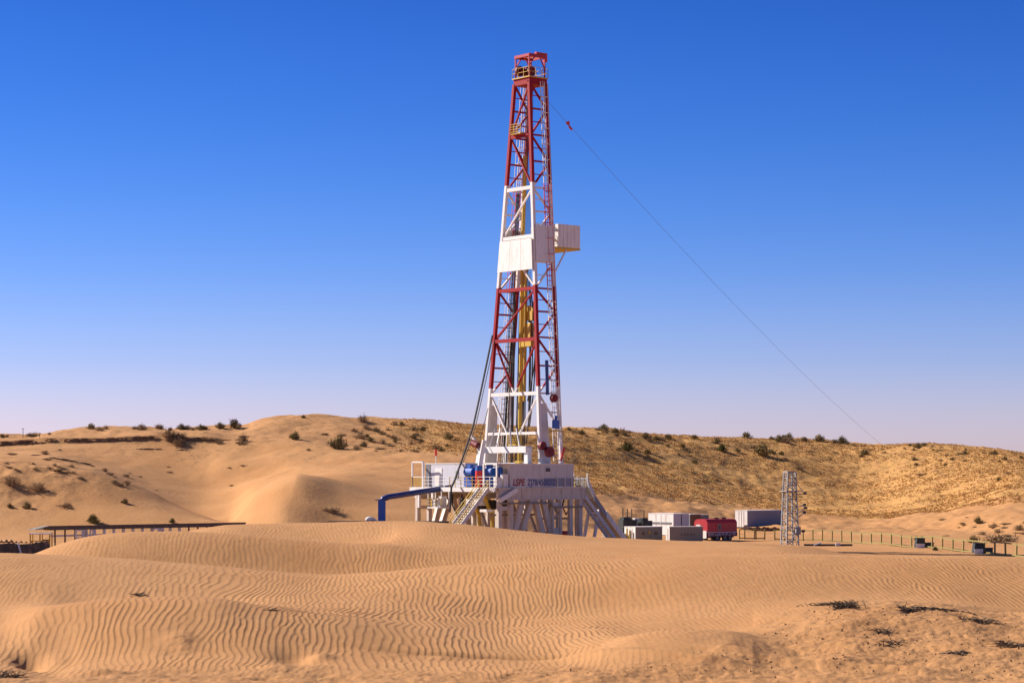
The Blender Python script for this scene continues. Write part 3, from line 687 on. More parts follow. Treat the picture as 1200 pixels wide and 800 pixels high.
m.box(-2.05,-.085,-.06,DP,HT+.004,HT+.11)
m.build('porch', M['white'], t)
m = MB(); m.box(-1.75,-.95,.35,.9,.02,1.15); m.box(-.8,-.15,.2,.8,.02,1.5); m.build('cabinet', M['white'], t)
m = MB(); m.box(-.012,-.003,.5,1.4,.1,2.1); m.build('door', M['tan'], t)

t = rig_thing('control_house', 'pale lilac grey metal house behind the railing at the left end of the drill floor', 'control house', -9.8, -1.2, FL)
m = MB(); m.box(0,2.4,0,7.4,.02,2.7); m.build('walls', M['lilac'], t)
m = MB(); m.box(-.06,2.5,-.06,7.46,2.702,2.8); m.build('roof', M['white'], t)
m = MB(); m.box(-.05,-.001,4.3,5.6,.1,2.2); m.build('door', M['white'], t)
m = MB(); m.box(-.05,-.001,1.2,1.75,1.0,1.9); m.build('vent', M['tan'], t)
m = MB(); m.box(-.03,-.001,6.5,7.38,.1,2.65); m.build('corner_shade', M['hopper'], t)  # dark strip painted in for the shadow on the house's left corner

t = rig_thing('signal_light', 'red signal pole standing up behind the pale house at the left end of the rig', 'signal light', -8, 6.6, FL+2.8)
m = MB(); m.tube([(0,0,0),(0,0,.9)], .05, 6); m.build('pole', M['white'], t)
m = MB(); m.tube([(0,0,.9),(0,0,1.7)], .14, 10); m.build('lamp', M['bred'], t)

# travelling block / top drive hanging in the mast
t = rig_thing('travelling_block', 'yellow travelling block and top drive hanging inside the mast below the upper white band', 'travelling block', .45, -.8, 24.2)
m = MB(); m.tube([(-.25,0,3.9),(.25,0,3.9)], .78, 20); m.box(-.35,.35,-.75,.75,2.9,4.0); m.build('pulley_block', M['yellow'], t)
m = MB(); m.box(-.5,.5,-.55,.55,.6,2.6); m.build('top_drive', M['yellow'], t, bevel=.06)
m = MB(); m.tube([(0,0,2.5),(0,0,3.1)], .22, 10); m.build('hook', M['dark'], t)
m = MB(); m.box(-.7,.7,-.9,.9,-.2,.5); m.build('lower_frame', M['yellow'], t)
m = MB(); m.tube([(0,0,-.2),(-.2,0,-9)], .13, 8); m.build('drive_shaft', M['dark'], t)

# blue flow pipe with square post
t = thing('flow_pipe', 'dark blue pipe sloping from the rig to an upright bright blue square post', 'pipe', P(447.5,640,262)*1.0)
a = Vector(t.location)
m = MB(); zt_ = 8.4-26/F*262-a.z
m.box(-.42,.42,-.42,.42,0,zt_); m.build('post', M['blue'], t)
m = MB(); q = [P(447.5,587,262), P(449.5,584,262), P(454,582.2,262.2), P(490,576.5,264), P(530,570.5,266)]
m.tube([Vector(p)-a for p in q], .33, 12); m.build('pipe', M['navy'], t, smooth=True)
m = MB(); m.box(-.75,.75,-.5,.5,zt_,zt_+.10); m.build('flange', M['navy'], t)

# hanging cables from the mast to the back of the floor
def cable(name, label, cat, pts, r_, mat, sag=0, n=24):
    p = [Vector(q) for q in pts]; out_ = []
    for a_, b_ in zip(p[:-1], p[1:]):
        for k in range(n): s = k/n; out_.append(a_.lerp(b_, s)-Vector((0,0,sag*4*s*(1-s))))
    out_.append(p[-1]); o0 = out_[0]
    m_ = MB(); m_.tube([q-o0 for q in out_], r_, 6)
    return tag(m_.build(name, M[mat], None, o0), label, cat)
cable('hanging_cable', 'thickest black cable, running from the mast down past the back railing to the sand', 'cable',
      [P(577,393,272), P(555,497,268), P(535,556,263), P(529,570,262), P(527,600,262)], .13, 'black', .15, 10)
cable('hanging_cable', 'thinner dark cable beside the thick black one, from the mast to the rig floor', 'cable',
      [P(579,400,273), P(557,500,270), P(537,556,266)], .055, 'black', .15, 10)
cable('hanging_cable', 'short dark cable left of the white mast base', 'cable', [P(572,478,272), P(563,512,270), P(559,532,268)], .05, 'black', .1, 8)
g0, g1 = P(643,120,272), march(1036, 523.5)
gl = [g0.lerp(g1, k/40)-Vector((0,0,4.4*4*(k/40)*(1-k/40)*.45)) for k in range(41)]
m = MB(); m.tube([q-g0 for q in gl], .02, 5); tag(m.build('guy_line', M['dark'], None, g0), 'long thin line running from the mast top down to the right hilltop', 'line')
fp = gl[1].lerp(gl[2], .2)
t = thing('red_marker', 'small red marker clipped on the long line right of the mast top', 'marker', (fp.x, fp.y, fp.z))
m = MB(); m.prism([(-.35,0,.35),(.1,0,.45),(.15,0,-.05),(-.3,0,.0)], (0,-.06,0), (0,.06,0)); m.prism([(.0,0,-.1),(.5,0,-.5),(.35,0,-.75),(-.05,0,-.3)], (0,-.06,0), (0,.06,0)); m.build('flag', M['bred'], t)
m = MB(); m.tube([(-.25,0,.2),(.3,0,-.35)], .05, 6); m.build('clip', M['dark'], t)

# ------------------------------------------------------------------ yard right of the rig
def boxthing(name, label, cat, pxl, pxm, pxr, ytop, D, th, zb=0, mats=('white','grey'), roof='white', group=None, ribs=True):
    k = F/D; a = (pxm-pxl)/k/math.sin(th); b = (pxr-pxm)/k/math.cos(th); z = H-(ytop-560)/F*D-zb
    t_ = thing(name, label, cat, P(pxm, 560, D)*1.0, th, group); t_.location.z = zb
    m_ = MB(); m_.box(0,b,0,a,.12,z-.09)
    if ribs:
        n_ = max(3, int(b/.28))
        for i in range(n_): x = .08+i*(b-.16)/(n_-1); m_.box(x-.04, x+.04, -.03, -.001, .2, z-.15)
    m_.build('walls', M[mats[1]], t_)
    e = MB(); e.box(-.05,-.001,.02,a-.02,.15,z-.12); e.beam((-.07,a*.5,.2),(-.07,a*.5,z-.2),.05); e.beam((-.07,a*.3,.2),(-.07,a*.3,z-.2),.04); e.beam((-.07,a*.7,.2),(-.07,a*.7,z-.2),.04)
    e.build('end_door', M[mats[0]], t_)
    r__ = MB(); r__.box(-.08,b+.04,-.06,a+.04,z-.088,z); r__.build('roof', M[roof], t_)
    s_ = MB(); s_.box(0,b,.0,.25,0,.118); s_.box(0,b,a-.25,a,0,.118); s_.build('skid', M['dark'], t_)
    return t_, a, b, z
t, a, b, z = boxthing('mud_tank', 'short grey brown tank with a white end, just right of the pipe ramp', 'tank', 733, 745, 777.5, 616.8, 286, R(33), mats=('white','tan'))
m = MB(); m.tube([(b*.5,-.05,z*.68),(b*.5,-.12,z*.68)], .18, 12); m.build('hatch', M['yellow'], t)
m = MB()
for x in (b*.28,b*.75): m.box(x-.2,x+.2,-.06,-.031,z*.55,z*.7)
m.build('side_plate', M['wood'], t)
m = MB(); m.tube([(-.35,a*.35,0),(-.35,a*.35,z*.8)], .09, 6); m.tube([(-.35,a*.6,0),(-.35,a*.6,z*.9)], .09, 6); m.build('valve_pipe', M['yellow'], t)
t, a, b, z = boxthing('mud_tank', 'long plain grey tank standing in front of the red trailer', 'tank', 781.5, 785, 825, 616.5, 282, R(20), mats=('white','tan'))
m = MB()
for k in range(5): m.box(1.5+k*.42,1.68+k*.42,-.045,-.031,z*.54,z*.62)
m.build('lettering', M['brown'], t)
t, a, b, z = boxthing('site_container', 'white site container with a long sunlit side and grey doors, behind the mud tanks', 'container', 762, 789.5, 808.5, 601.3, 330, R(40), mats=('white','lilac'))
m = MB(); m.box(-.09,-.052,.4,a-.6,1.7,2.0)
m.build('dark_stain', M['hopper'], t); 
m = MB(); m.beam((b*.5,-.06,.2),(b*.5,-.06,z-.2),.06); m.build('door_bar', M['dark'], t)
boxthing('site_container', 'dark brown container with pink roof edge behind the white container', 'container', 801, 809, 822, 601.8, 348, R(38), mats=('hopper','brown'), roof='white')
boxthing('site_container', 'grey container glimpsed above the red trailer', 'container', 815, 821, 831, 602.5, 362, R(30), mats=('lilac','hopper'), roof='grey')
t, a, b, z = boxthing('long_container', 'long dark grey container with a white end, alone left of the lattice light tower', 'container', 863, 876, 921, 597.6, 384, R(44), mats=('white','plinth'))
# generators
for i, (x0, x1, yt, lab) in enumerate(((727,744,605.5,'dark generator set with three thin exhaust stacks, right of the ramp'),(749.5,762,606.5,'smaller dark generator set with one exhaust stack, beside the white container'))):
    D = 300; k = F/D; w = (x1-x0)/k; z = H-(yt-560)/F*D
    t = thing('generator_set', lab, 'generator', P((x0+x1)/2, 560, D), R(18), 'generators'); t.location.z = 0
    m = MB(); m.box(-w/2,w/2,-.9,.9,.9,z-.35); m.box(-w*.42,w*.1,-.7,.7,z-.35,z); m.build('engine', M['greenbox'], t)
    m = MB(); m.box(-w*.55,w*.62,-1,1,.1,.85); m.build('skid', M['dark'], t)
    m = MB(); m.box(w*.2,w*.5,-.92,-.901,1.2,z-.6); m.build('radiator', M['black'], t)
    for q in ((-.35,-.02,.3) if i == 0 else (-.1,)):
        m = MB(); m.tube([(w*q,0,z-.4),(w*q,0,z+1.1)], .07, 6); m.build('exhaust_stack', M['dark'], t)
t = thing('instrument_cabinet', 'small pale lilac cabinet between the two dark generator sets', 'cabinet', P(747,560,303), R(18)); t.location.z = 0
m = MB(); m.box(-.5,.5,-.4,.4,.1,3.0); m.build('cabinet_body', M['lilac'], t); m = MB(); m.box(-.4,.4,-.43,-.401,.6,2.6); m.build('cabinet_door', M['white'], t)
m = MB(); m.box(-.55,.55,-.45,.45,3.0,3.08); m.build('cabinet_roof', M['white'], t)
# low pipes and clutter at the ramp foot
t = thing('pipe_rack', 'grey rack of drill pipes lying at the foot of the pipe ramp', 'pipe rack', P(731,560,288), R(40)); t.location.z = 0
for k in range(4):
    m = MB()
    for q in range(6): m.tube([(-3,.25*q-.6,.7+.22*k),(4,.25*q-.6,.7+.22*k)], .1, 6)
    m.build('pipe_layer', M['steel'], t)
for x in (-2.4,3.2):
    m = MB(); m.box(x-.15,x+.15,-1.2,1.2,0,.6); m.build('rack_stand', M['dark'], t)

# red trailer
t = thing('red_trailer', 'rounded red trailer with a dark patterned skirt and black wheels beside the grey tank', 'trailer', P(829,560,303), R(40)); t.location.z = 0
LN, WD, HB = 5.6, 2.5, 2.95
pf = [(0,1.15),(0,2.45),(.12,2.72),(.4,2.9),(.9,HB),(WD-.9,HB),(WD-.4,2.9),(WD-.12,2.72),(WD,2.45),(WD,1.15)]
m = MB(); m.prism([(0,y,z) for y, z in pf], (0,0,0), (LN,0,0)); m.build('body', M['red'], t)
m = MB(); m.box(-.02,LN+.02,-.03,WD+.03,.62,1.13); m.build('skirt', M['dred'], t)
m = MB(); m.box(-.03,LN+.03,-.04,WD+.04,1.132,1.22); m.build('white_stripe', M['lilac'], t)
m = MB(); r2 = random.Random(4); x = .15
while x < LN-.3:
    w = r2.uniform(.08,.2); m.box(x, x+w*.45, -.045, -.031, .72, 1.05); m.box(x, x+w*1.6, -.045, -.031, r2.choice((.72,.85,.97)), r2.choice((.78,.92,1.05))+.02); x += w*1.6+.1
m.build('skirt_pattern', M['lilac'], t)
m = MB(); m.box(1.95,2.55,-.05,-.001,1.45,2.25); wf = m.build('window', M['tan'], t); m = MB(); m.box(2.05,2.45,-.06,-.051,1.55,2.15); m.build('window_pane', M['dark'], wf)
m = MB(); m.box(-.05,-.001,1.3,2.1,1.3,2.2); wf = m.build('window', M['white'], t); m = MB(); m.box(-.06,-.051,1.45,1.95,1.4,2.0); m.build('window_pane', M['dark'], wf)
m = MB(); m.box(-.12,-.035,.1,.75,.4,1.4); m.build('end_box', M['white'], t)
for x in (1.9,3.4,4.3):
    for y in (.05, WD-.3):
        m = MB(); m.tube([(x,y,.42),(x,y+.25,.42)], .42, 16); w_ = m.build('wheel', M['black'], t); m = MB(); m.tube([(x,y-.02,.42),(x,y-.001,.42)], .2, 12); m.build('rim', M['tan'], w_)
m = MB(); m.box(.3,LN-.2,.4,WD-.4,.45,.615); m.build('chassis', M['dark'], t)
m = MB(); m.box(2.2,3.0,.9,1.6,HB+.002,HB+.18); m.box(3.6,4.4,.9,1.6,HB+.002,HB+.2); m.build('roof_vent', M['wood'], t)

# tarp heap in front of the long container
t = thing('tarp_heap', 'low brown heap of goods with a pale drum end, in front of the long container', 'heap', P(881,560,372), 0); t.location.z = ground(*P(881,560,372).xy)-.05
m = MB()
for k in range(9):
    x = -.2+k*.55; s_ = random.uniform(.35,.6); m.tube([(x,-.5,s_*.6),(x+.1,.5,s_*.6)], [s_,s_*.8], 9)
m.build('sacks', M['brown'], t); m = MB(); m.tube([(-1.0,-.5,.55),(-.8,.4,.55)], .5, 14); m.build('drum', M['tan'], t)

# ------------------------------------------------------------------ lattice light tower
D = 265; t = thing('light_tower', 'narrow galvanised lattice tower with lamp arms on its right side, beside the fence gap', 'tower', P(925.5,560,D), R(20)); t.location.z = 0
HT = 9.15
def tc_(sx, sy, z): w = .78+(.50-.78)*min(1,z/7.2); return Vector((sx*w, sy*w, z))
for sx in (-1,1):
    for sy in (-1,1):
        m = MB(); m.beam(tc_(sx,sy,0), tc_(sx,sy,HT), .14); m.build('leg', M['lattice'], t)
lv = [.2+k*.82 for k in range(12)]
for k, z in enumerate(lv[:-1]):
    m = MB()
    for (a_, b_) in (((-1,-1),(1,-1)),((1,-1),(1,1)),((1,1),(-1,1)),((-1,1),(-1,-1))):
        p, q = (a_, b_) if k % 2 else (b_, a_)
        m.beam(tc_(*p,z), tc_(*q,lv[k+1] if k < 10 else HT), .075); m.beam(tc_(*a_,z), tc_(*b_,z), .075)
    m.build('lattice_bay', M['lattice'], t)
m = MB()
for p, q in (((-1,-1),(1,-1)),((1,-1),(1,1)),((1,1),(-1,1)),((-1,1),(-1,-1))): m.beam(tc_(*p,HT), tc_(*q,HT), .12)
m.build('top_frame', M['lattice'], t)
m = MB(); m.box(-.85,1.35,-.85,.85,6.85,6.95); m.build('platform', M['lattice'], t)
m = MB()
for a_, b_ in (((-.8,-.8),(-.5,-.5)),((1.3,-.8),(.5,-.5)),((1.3,.8),(.5,.5)),((-.8,.8),(-.5,.5))): m.beam((*a_,6.9), (*b_,7.9), .07)
m.beam((-.5,-.52,7.9),(.5,-.52,7.9),.1)
m.build('platform_brace', M['lattice'], t)
for z, L_, u in ((6.5,1.6,.1),(5.0,1.5,.25),(4.2,1.7,.7),(3.75,1.5,.6),(2.2,1.3,.0)):
    m = MB(); m.beam((.5,-.55,z), (.5+L_*.72,-.6,z+u), .09); a0 = m.build('lamp_arm', M['lattice'], t)
    m = MB(); m.cbox((.5+L_*.72,-.6,z+u+.05), (.34,.25,.30)); m.build('lamp', M['dark'], a0)
m = MB(); m.cbox((.75,-.5,2.3), (.6,.5,.9)); m.build('junction_box', M['lattice'], t)

# ------------------------------------------------------------------ fences
def fence_path(px):
    y = curve({840:631.5,862:631.8,910:632.3,1000:635,1060:640,1120:645,1200:652.5,1290:662}, np.array([float(px)]))[0]
    D = 8.4*F/(y-560); return Vector(((px-600)/F*D, D, ground((px-600)/F*D, D)))
def fence(name, label, pxs):
    o0 = fence_path(pxs[0]); t_ = thing(name, label, 'fence', o0)
    pts = [fence_path(p)-o0 for p in pxs]
    for p in pts:
        m_ = MB(); lean = random.uniform(-.05,.05); m_.beam(p-Vector((0,0,.2)), p+Vector((lean,0,1.45+random.uniform(-.06,.06))), .34, .14); m_.build('post', M['olive'], t_)
    m_ = MB()
    for a_, b_ in zip(pts[:-1], pts[1:]):
        for z_ in (.16, 1.36): m_.beam(a_+Vector((0,0,z_+random.uniform(-.04,.04))), b_+Vector((0,0,z_+random.uniform(-.04,.04))), .14)
    m_.build('rail', M['olive'], t_)
    return t_
fence('frame_fence', 'short run of olive framed fence between the red trailer and the gap', [866.5,873,884,886,896])
xs = [908]; st = 11.0
while xs[-1] < 1235: xs.append(xs[-1]+st); st *= 1.006
fence('frame_fence', 'long olive framed fence running right from the lattice tower across the sand', xs)
for px, y, lab in ((1078,640.5,'dark green bin with a white front by the fence, nearer to the tower'),(1146,646.5,'dark green bin with a white front by the fence, farther right near the frame edge')):
    D = 8.4*F/(y+1.5-560); p = P(px,560,D); p.z = ground(p.x,p.y)
    t = thing('waste_bin', lab, 'bin', p, R(8), 'bins by the fence')
    m = MB(); m.prism([(-.62,0,.1),(.55,0,.1),(.5,0,1.15),(-.45,0,1.15)], (0,-.4,0), (0,.4,0)); m.build('bin_body', M['greenbox'], t)
    m = MB(); m.box(-.55,.45,-.45,-.401,.0,.55); m.build('front_panel', M['white'], t)
    m = MB(); m.box(.7,1.6,-.4,.4,.05,.6); m.box(.65,1.65,-.45,.45,.6,.68); m.build('side_box', M['greenbox'], t)
    m = MB(); m.box(-.5,.52,-.42,.42,1.151,1.22); m.build('lid', M['black'], t)
D = 283
t = thing('dark_pipe', 'dark pipe lying on the sand right of the lattice tower', 'pipe', P(942,560,D)); t.location.z = ground(*P(942,560,D).xy)
m = MB(); m.tube([(0,0,.12),(2.4,.2,.10),(6,-.2,.12)], .13, 7); m.build('pipe', M['dark'], t); m = MB(); m.beam((1.2,-.5,.1),(2.2,.6,.35),.12); m.cbox((4.2,-.3,.2),(.6,.4,.3)); m.build('coupling', M['lilac'], t)

# ------------------------------------------------------------------ far left yard
ra, rb = P(61,616.2,238), P(272,612.4,256)
ex = (rb-ra).normalized(); th = math.atan2(ex.y, ex.x); LNs = (rb-ra).length
t = thing('open_shed', 'long open shed with a thin dark roof, half hidden behind the left dune', 'shed', (ra.x, ra.y, 0), th)
zr = ra.z; wd = 3.6
m = MB(); m.prism([(0,0,zr),(0,wd,zr-.28),(0,wd,zr-.4),(0,0,zr-.42)], (-.2,0,0), (LNs+2,0,0)); m.build('roof', M['shedroof'], t)
m = MB(); m.prism([(-1.9,.3,zr-.36),(-.2,0,zr+.0),(-.2,1.6,zr-.1),(-1.9,1.6,zr-.42)], (0,0,0), (0,0,.08)); m.build('end_roof', M['tan'], t)
m = MB(); m.box(-.2,LNs+2,-.03,-.001,zr-.09,zr+.03); m.build('roof_edge', M['shedroof'], t)
for k in range(20):
    x = .6+k*1.28; wht = 3 <= k <= 13
    m = MB(); w = .24 if wht else .13; m.box(x-w/2, x+w/2, .25, .25+w, 0, zr-.43); m.build('post', M['white' if wht else 'wood'], t)
m = MB(); m.box(.5,LNs,.9,1.0,zr-1.15,zr-.95); m.build('rail', M['white'], t)
for x0, w in ((3.1,.85),(4.05,.5),(5.0,.35),(13.4,.7),(14.3,.5)):
    m = MB()
    m.beam((x0,.1,zr-1.35),(x0,.1,zr-.45),.14); m.beam((x0+w,.1,zr-1.35),(x0+w,.1,zr-.45),.14); m.beam((x0,.1,zr-1.3),(x0+w,.1,zr-1.3),.13); m.beam((x0,.1,zr-.5),(x0+w,.1,zr-.5),.13)
    m.build('white_frame', M['white'], t)
D = 236; t = thing('yellow_frame', 'yellow pipe frame with a pale top under the left end of the long shed', 'frame', P(48,560,D)); t.location.z = 0
m = MB()
for x in (-1.1,-.1,.9): m.beam((x,0,0),(x,0,2.6),.12); m.beam((x,1.2,0),(x,1.2,2.6),.1)
for z in (1.2,1.9): m.beam((-1.1,0,z),(.9,0,z),.1)
m.build('frame', M['yellow'], t); m = MB(); m.box(-1.2,1.0,-.2,1.4,2.6,2.72); m.build('top', M['white'], t)
m = MB(); m.tube([(-.4,-.1,0),(-.4,-.1,1.8)], .12, 8); m.tube([(.1,-.1,0),(.1,-.1,1.5)], .1, 8); m.build('gas_bottle', M['white'], t)
m = MB(); m.cbox((.45,.3,1.6),(.6,.5,.9)); m.build('box', M['wood'], t)
pb = P(15,560,225); t = thing('lined_pit_wall', 'low black liner wall at the left edge with clods of sand on top', 'pit wall', (pb.x,pb.y,0))
m = MB(); rr_ = random.Random(5); top = [(-9+k*.6, 1.98+rr_.uniform(-.12,.1)) for k in range(22)]
m.prism([(-9,0,0)]+[(x,0,z) for x, z in top]+[(3.6,0,0)], (0,0,0), (0,.3,0)); m.build('liner', M['tarp'], t)
m = MB()
for k in range(26): x = -9+k*.49; s_ = rr_.uniform(.12,.32); m.tube([(x-s_,.1,2.0),(x,.12,2.0+s_*.7),(x+s_,.1,2.0)], [.03,s_*.55,.03], 7)
m.build('sand_clods', M['brown'], t)
t = thing('plank', 'pale plank leaning against the black liner wall at the far left', 'plank', (pb.x,pb.y,0)); m = MB(); m.beam((.55,-.12,2.0),(1.25,-1.0,.25),.16,.06); m.build('board', M['white'], t)
pm = P(385,560,256); t = thing('mud_pit', 'long low black tank wall behind the dune, left of the rig stairs', 'mud pit', (pm.x,pm.y,0))
m = MB(); m.prism([(-6,0,0),(-6,0,2.9),(0,0,3.45),(13.5,0,3.5),(13.5,0,0)], (0,0,0), (0,1.2,0)); m.build('side_wall', M['tarp'], t)
m = MB(); m.prism([(-6,0,2.9),(0,0,3.45),(0,0,3.52),(-6,0,2.97)], (0,-.1,0), (0,1.3,0)); m.box(0.001,13.5,-.1,1.3,3.45+.06,3.58); m.build('top_plate', M['dark'], t)
t = thing('white_sack', 'small white sack lying on the black tank wall beside the blue post', 'sack', (pm.x+4.7,pm.y+.5,3.56))
m = MB(); m.tube([(-.6,0,.16),(-.3,0,.26),(.2,0,.24),(.6,0,.12)], [.1,.28,.26,.08], 10); m.build('sack_body', M['white'], t, smooth=True)
m = MB(); m.tube([(.6,0,.12),(.75,.05,.2)], [.08,.03], 8); m.build('sack_neck', M['white'], t)
for px, y, h in ((27,508,2.0),(46.5,509,1.0)):
    p = march(px, 513); t = thing('thin_pole', 'thin dark pole on the far left skyline, '+('taller of the pair' if h > 1.5 else 'shorter of the pair'), 'pole', p)
    m = MB(); m.tube([(0,0,-.3),(0,0,h*.95)], .06, 6); m.build('pole', M['dark'], t); m = MB(); m.beam((-.25,0,h*.9),(.25,0,h*.9),.07); m.build('crossbar', M['dark'], t)

# ------------------------------------------------------------------ shrubs
def leaf_mat(name, a, b_):
    m, n, l, b = new_mat(name); t = n.new('ShaderNodeTexCoord'); z = n.new('ShaderNodeTexNoise'); z.inputs['Scale'].default_value = 4; z.inputs['Detail'].default_value = 4
    l(t.outputs['Object'], z.inputs['Vector']); oi = n.new('ShaderNodeObjectInfo'); ad = n.new('ShaderNodeMath'); ad.operation = 'MULTIPLY_ADD'; ad.inputs[1].default_value = .35
    l(oi.outputs['Random'], ad.inputs[0]); l(z.outputs[0], ad.inputs[2])
    r = n.new('ShaderNodeMapRange'); r.inputs[1].default_value = .45; r.inputs[2].default_value = .9; l(ad.outputs[0], r.inputs[0])
    x = n.new('ShaderNodeMix'); x.data_type = 'RGBA'; x.inputs[6].default_value = (*a,1); x.inputs[7].default_value = (*b_,1); l(r.outputs[0], x.inputs[0]); l(x.outputs[2], b.inputs['Base Color'])
    b.inputs['Roughness'].default_value = .9; b.inputs['Specular IOR Level'].default_value = .1; return m
M['olivebush'] = leaf_mat('olive_foliage', (.15,.118,.048), (.30,.215,.092))
M['drybush'] = leaf_mat('dry_twigs', (.21,.138,.075), (.36,.24,.13))
M['greenbush'] = leaf_mat('green_foliage', (.11,.108,.034), (.21,.17,.06))
def bush_mesh(name, mat, seed, h=1.0, spread=1.0, nst=34, leaves=9, lsize=.075, flat=.75):
    q = random.Random(seed); m = MB()
    for _ in range(nst):
        a = q.uniform(0, 2*math.pi); lean = q.uniform(.05,1)**.7; r_ = spread*lean*q.uniform(.6,1.0); hh = h*(1-lean**2*flat)*q.uniform(.6,1.05)
        b0 = Vector((math.cos(a)*.12*spread, math.sin(a)*.12*spread, -.08)); b2 = Vector((math.cos(a)*r_, math.sin(a)*r_, max(hh,.06))); b1 = b0.lerp(b2,.5)+Vector((0,0,hh*.15))
        m.tube([b0,b1,b2], [.02,.014,.006], 3, cap=False)
        for k in range(leaves):
            s_ = q.uniform(.35,1.05); p = b0.lerp(b1, s_*2) if s_ < .5 else b1.lerp(b2, s_*2-1)
            p = p+Vector((q.gauss(0,.07),q.gauss(0,.07),q.gauss(0,.06)))*spread; p.z = max(p.z,.0)
            d = Vector((q.gauss(0,1),q.gauss(0,1),q.gauss(.5,.8))).normalized(); e = d.cross(Vector((q.gauss(0,1),q.gauss(0,1),q.gauss(0,1)))).normalized()
            L_ = lsize*q.uniform(.7,1.6); m.add([p-e*L_*.3, p+e*L_*.3, p+d*L_*1.8], [(0,1,2)])
    me = m.build(name, mat); d = me.data; bpy.data.objects.remove(me); return d
BUSH = {'olive': [bush_mesh('desert_shrub', M['olivebush'], s, .95, 1.0, 46, 16, .085) for s in (1,2)],
        'dry': [bush_mesh('desert_shrub', M['drybush'], s, .8, 1.05, 60, 8, .06) for s in (3,4)],
        'green': [bush_mesh('desert_shrub', M['greenbush'], s, .85, .95, 52, 20, .085) for s in (5,)],
        'mat': [bush_mesh('desert_shrub', M['drybush'], s, .32, 1.2, 46, 10, .075, .4) for s in (6,7)]}
nb = 0
def shrub(px, y, wpx, kind, label, group=None, hs=1.0, p=None):
    global nb
    p = p or march(px, y); s_ = wpx/2*1.12*p.y/F; hs = hs*1.35
    o = bpy.data.objects.new('desert_shrub', random.choice(BUSH[kind])); COL.objects.link(o)
    o.location = (p.x, p.y, p.z-.06*s_); o.scale = (s_, s_, s_*hs); o.rotation_euler = (0,0,random.uniform(0,6.28)); nb += 1
    return tag(o, label, 'shrub', group)
WORD = {'olive':'olive','dry':'brown dry','green':'green','mat':'low brown'}
ONE = [  # px, y of the base, width, kind, where
 (107,502.8,13,'olive','round dark olive shrub, first on the skyline from the left'),(197,513,24,'dry','big dark brown shrub under the skyline above the sand cliff'),
 (275,501.5,20,'olive','wide olive shrub on the skyline left of the sandy peak'),(355.5,489.8,7,'olive','tiny shrub alone on top of the sandy peak'),
 (425,494.5,20,'dry','grey brown shrub on the skyline right of the sandy peak'),(345,515,17,'olive','olive shrub alone on the sandy slope below the peak'),
 (395,526,28,'olive','largest dark olive shrub of the hillside left of the rig'),(422,514,20,'dry','pale dry shrub right of the large dark olive shrub'),
 (526,515,15,'olive','olive shrub on the hillside just left of the hanging cable'),(109,612.8,19,'green','round green shrub behind the roof of the long shed'),
 (202,612.8,10,'green','small green shrub behind the right part of the shed roof'),(14,570,26,'dry','large dead brown shrub at the left edge of the slope'),
 (44,575,24,'dry','sparse fallen brown shrub beside the large dead one'),(32,596,14,'olive','small olive shrub low on the left slope'),
 (12,595,10,'olive','tiny olive shrub at the left edge, low on the slope'),(78,593.5,20,'mat','flat olive brown shrub in the middle of the left slope'),
 (146,590,11,'olive','small olive shrub alone on the bare left slope'),(388,600,26,'mat','dark straggling shrub on the bare sand above the blue post'),
 (735,528,20,'green','green shrub on the straw slope right of the mast'),(846,529,17,'green','green shrub below the skyline, midway to the right hill'),
 (893,533,26,'olive','wide olive shrub below the pale sand patch on the right skyline'),(943,516,10,'dry','thin upright shrub on the right skyline'),
 (1141,636,17,'olive','olive shrub behind the fence beside the brown brush patch'),(1074,633,10,'green','small shrub rising behind the fence at the nearer bin'),
 (1146,613,14,'olive','small olive shrub on the right sand above the brown brush'),(1194,621,16,'dry','brown shrub at the right edge above the fence'),
 (1172,634,44,'mat','wide patch of low brown brush behind the fence on the right'),(1096,645,9,'green','small green shrub beside the nearer bin'),
]
for px, y, w, k, lab in ONE: shrub(px, y, w, k, lab, hs=.75 if k == 'mat' else .85)
def scatter(n, zone, kinds, wr, label, group, seed, hs=.8):
    q = random.Random(seed)
    for _ in range(n):
        px, y = zone(q); k = q.choice(kinds); shrub(px, y, q.uniform(*wr)*q.uniform(.7,1.15), k, label, group, hs)
sk = lambda px: float(curve(FAR[11][1], np.array([float(px)]))[0])
scatter(24, lambda q: ((x := q.choice((q.uniform(115,175), q.uniform(180,262), q.uniform(0,60)))), sk(x)+q.uniform(.2,2.5)), ('dry','olive','dry'), (7,17), 'dry shrub in the row along the left skyline above the sand cliff', 'shrubs along the left skyline', 21, .75)
scatter(16, lambda q: ((x := q.uniform(180,290)), 513+q.uniform(-2,10)), ('mat','dry'), (9,20), 'brown shrub clinging to the crusted edge of the sand cliff', 'shrubs on the cliff edge', 22)
scatter(40, lambda q: (min(max(q.gauss(470,60),360),570), q.uniform(497,530)), ('olive','dry','mat','dry'), (6,15), 'small shrub scattered over the hillside left of the mast', 'shrubs on the hillside left of the mast', 23)
scatter(20, lambda q: ((x := q.uniform(60,165)), 548+(x-60)*.17+q.uniform(-9,9)), ('mat','dry','mat'), (6,16), 'low brown brush along the crest of the left dune', 'brush on the left dune', 24, .7)
scatter(12, lambda q: (q.uniform(0,110), q.uniform(527,552)), ('mat','dry'), (6,14), 'low brush on the upper left slope under the cliff', 'brush under the cliff', 25, .7)
scatter(34, lambda q: ((x := q.choice((q.uniform(660,760), q.uniform(850,990), q.uniform(700,1000)))), sk(x)+abs(q.gauss(0,5))+.3), ('olive','dry','olive'), (7,17), 'shrub among those crowding the skyline right of the mast', 'shrubs along the right skyline', 26, .75)
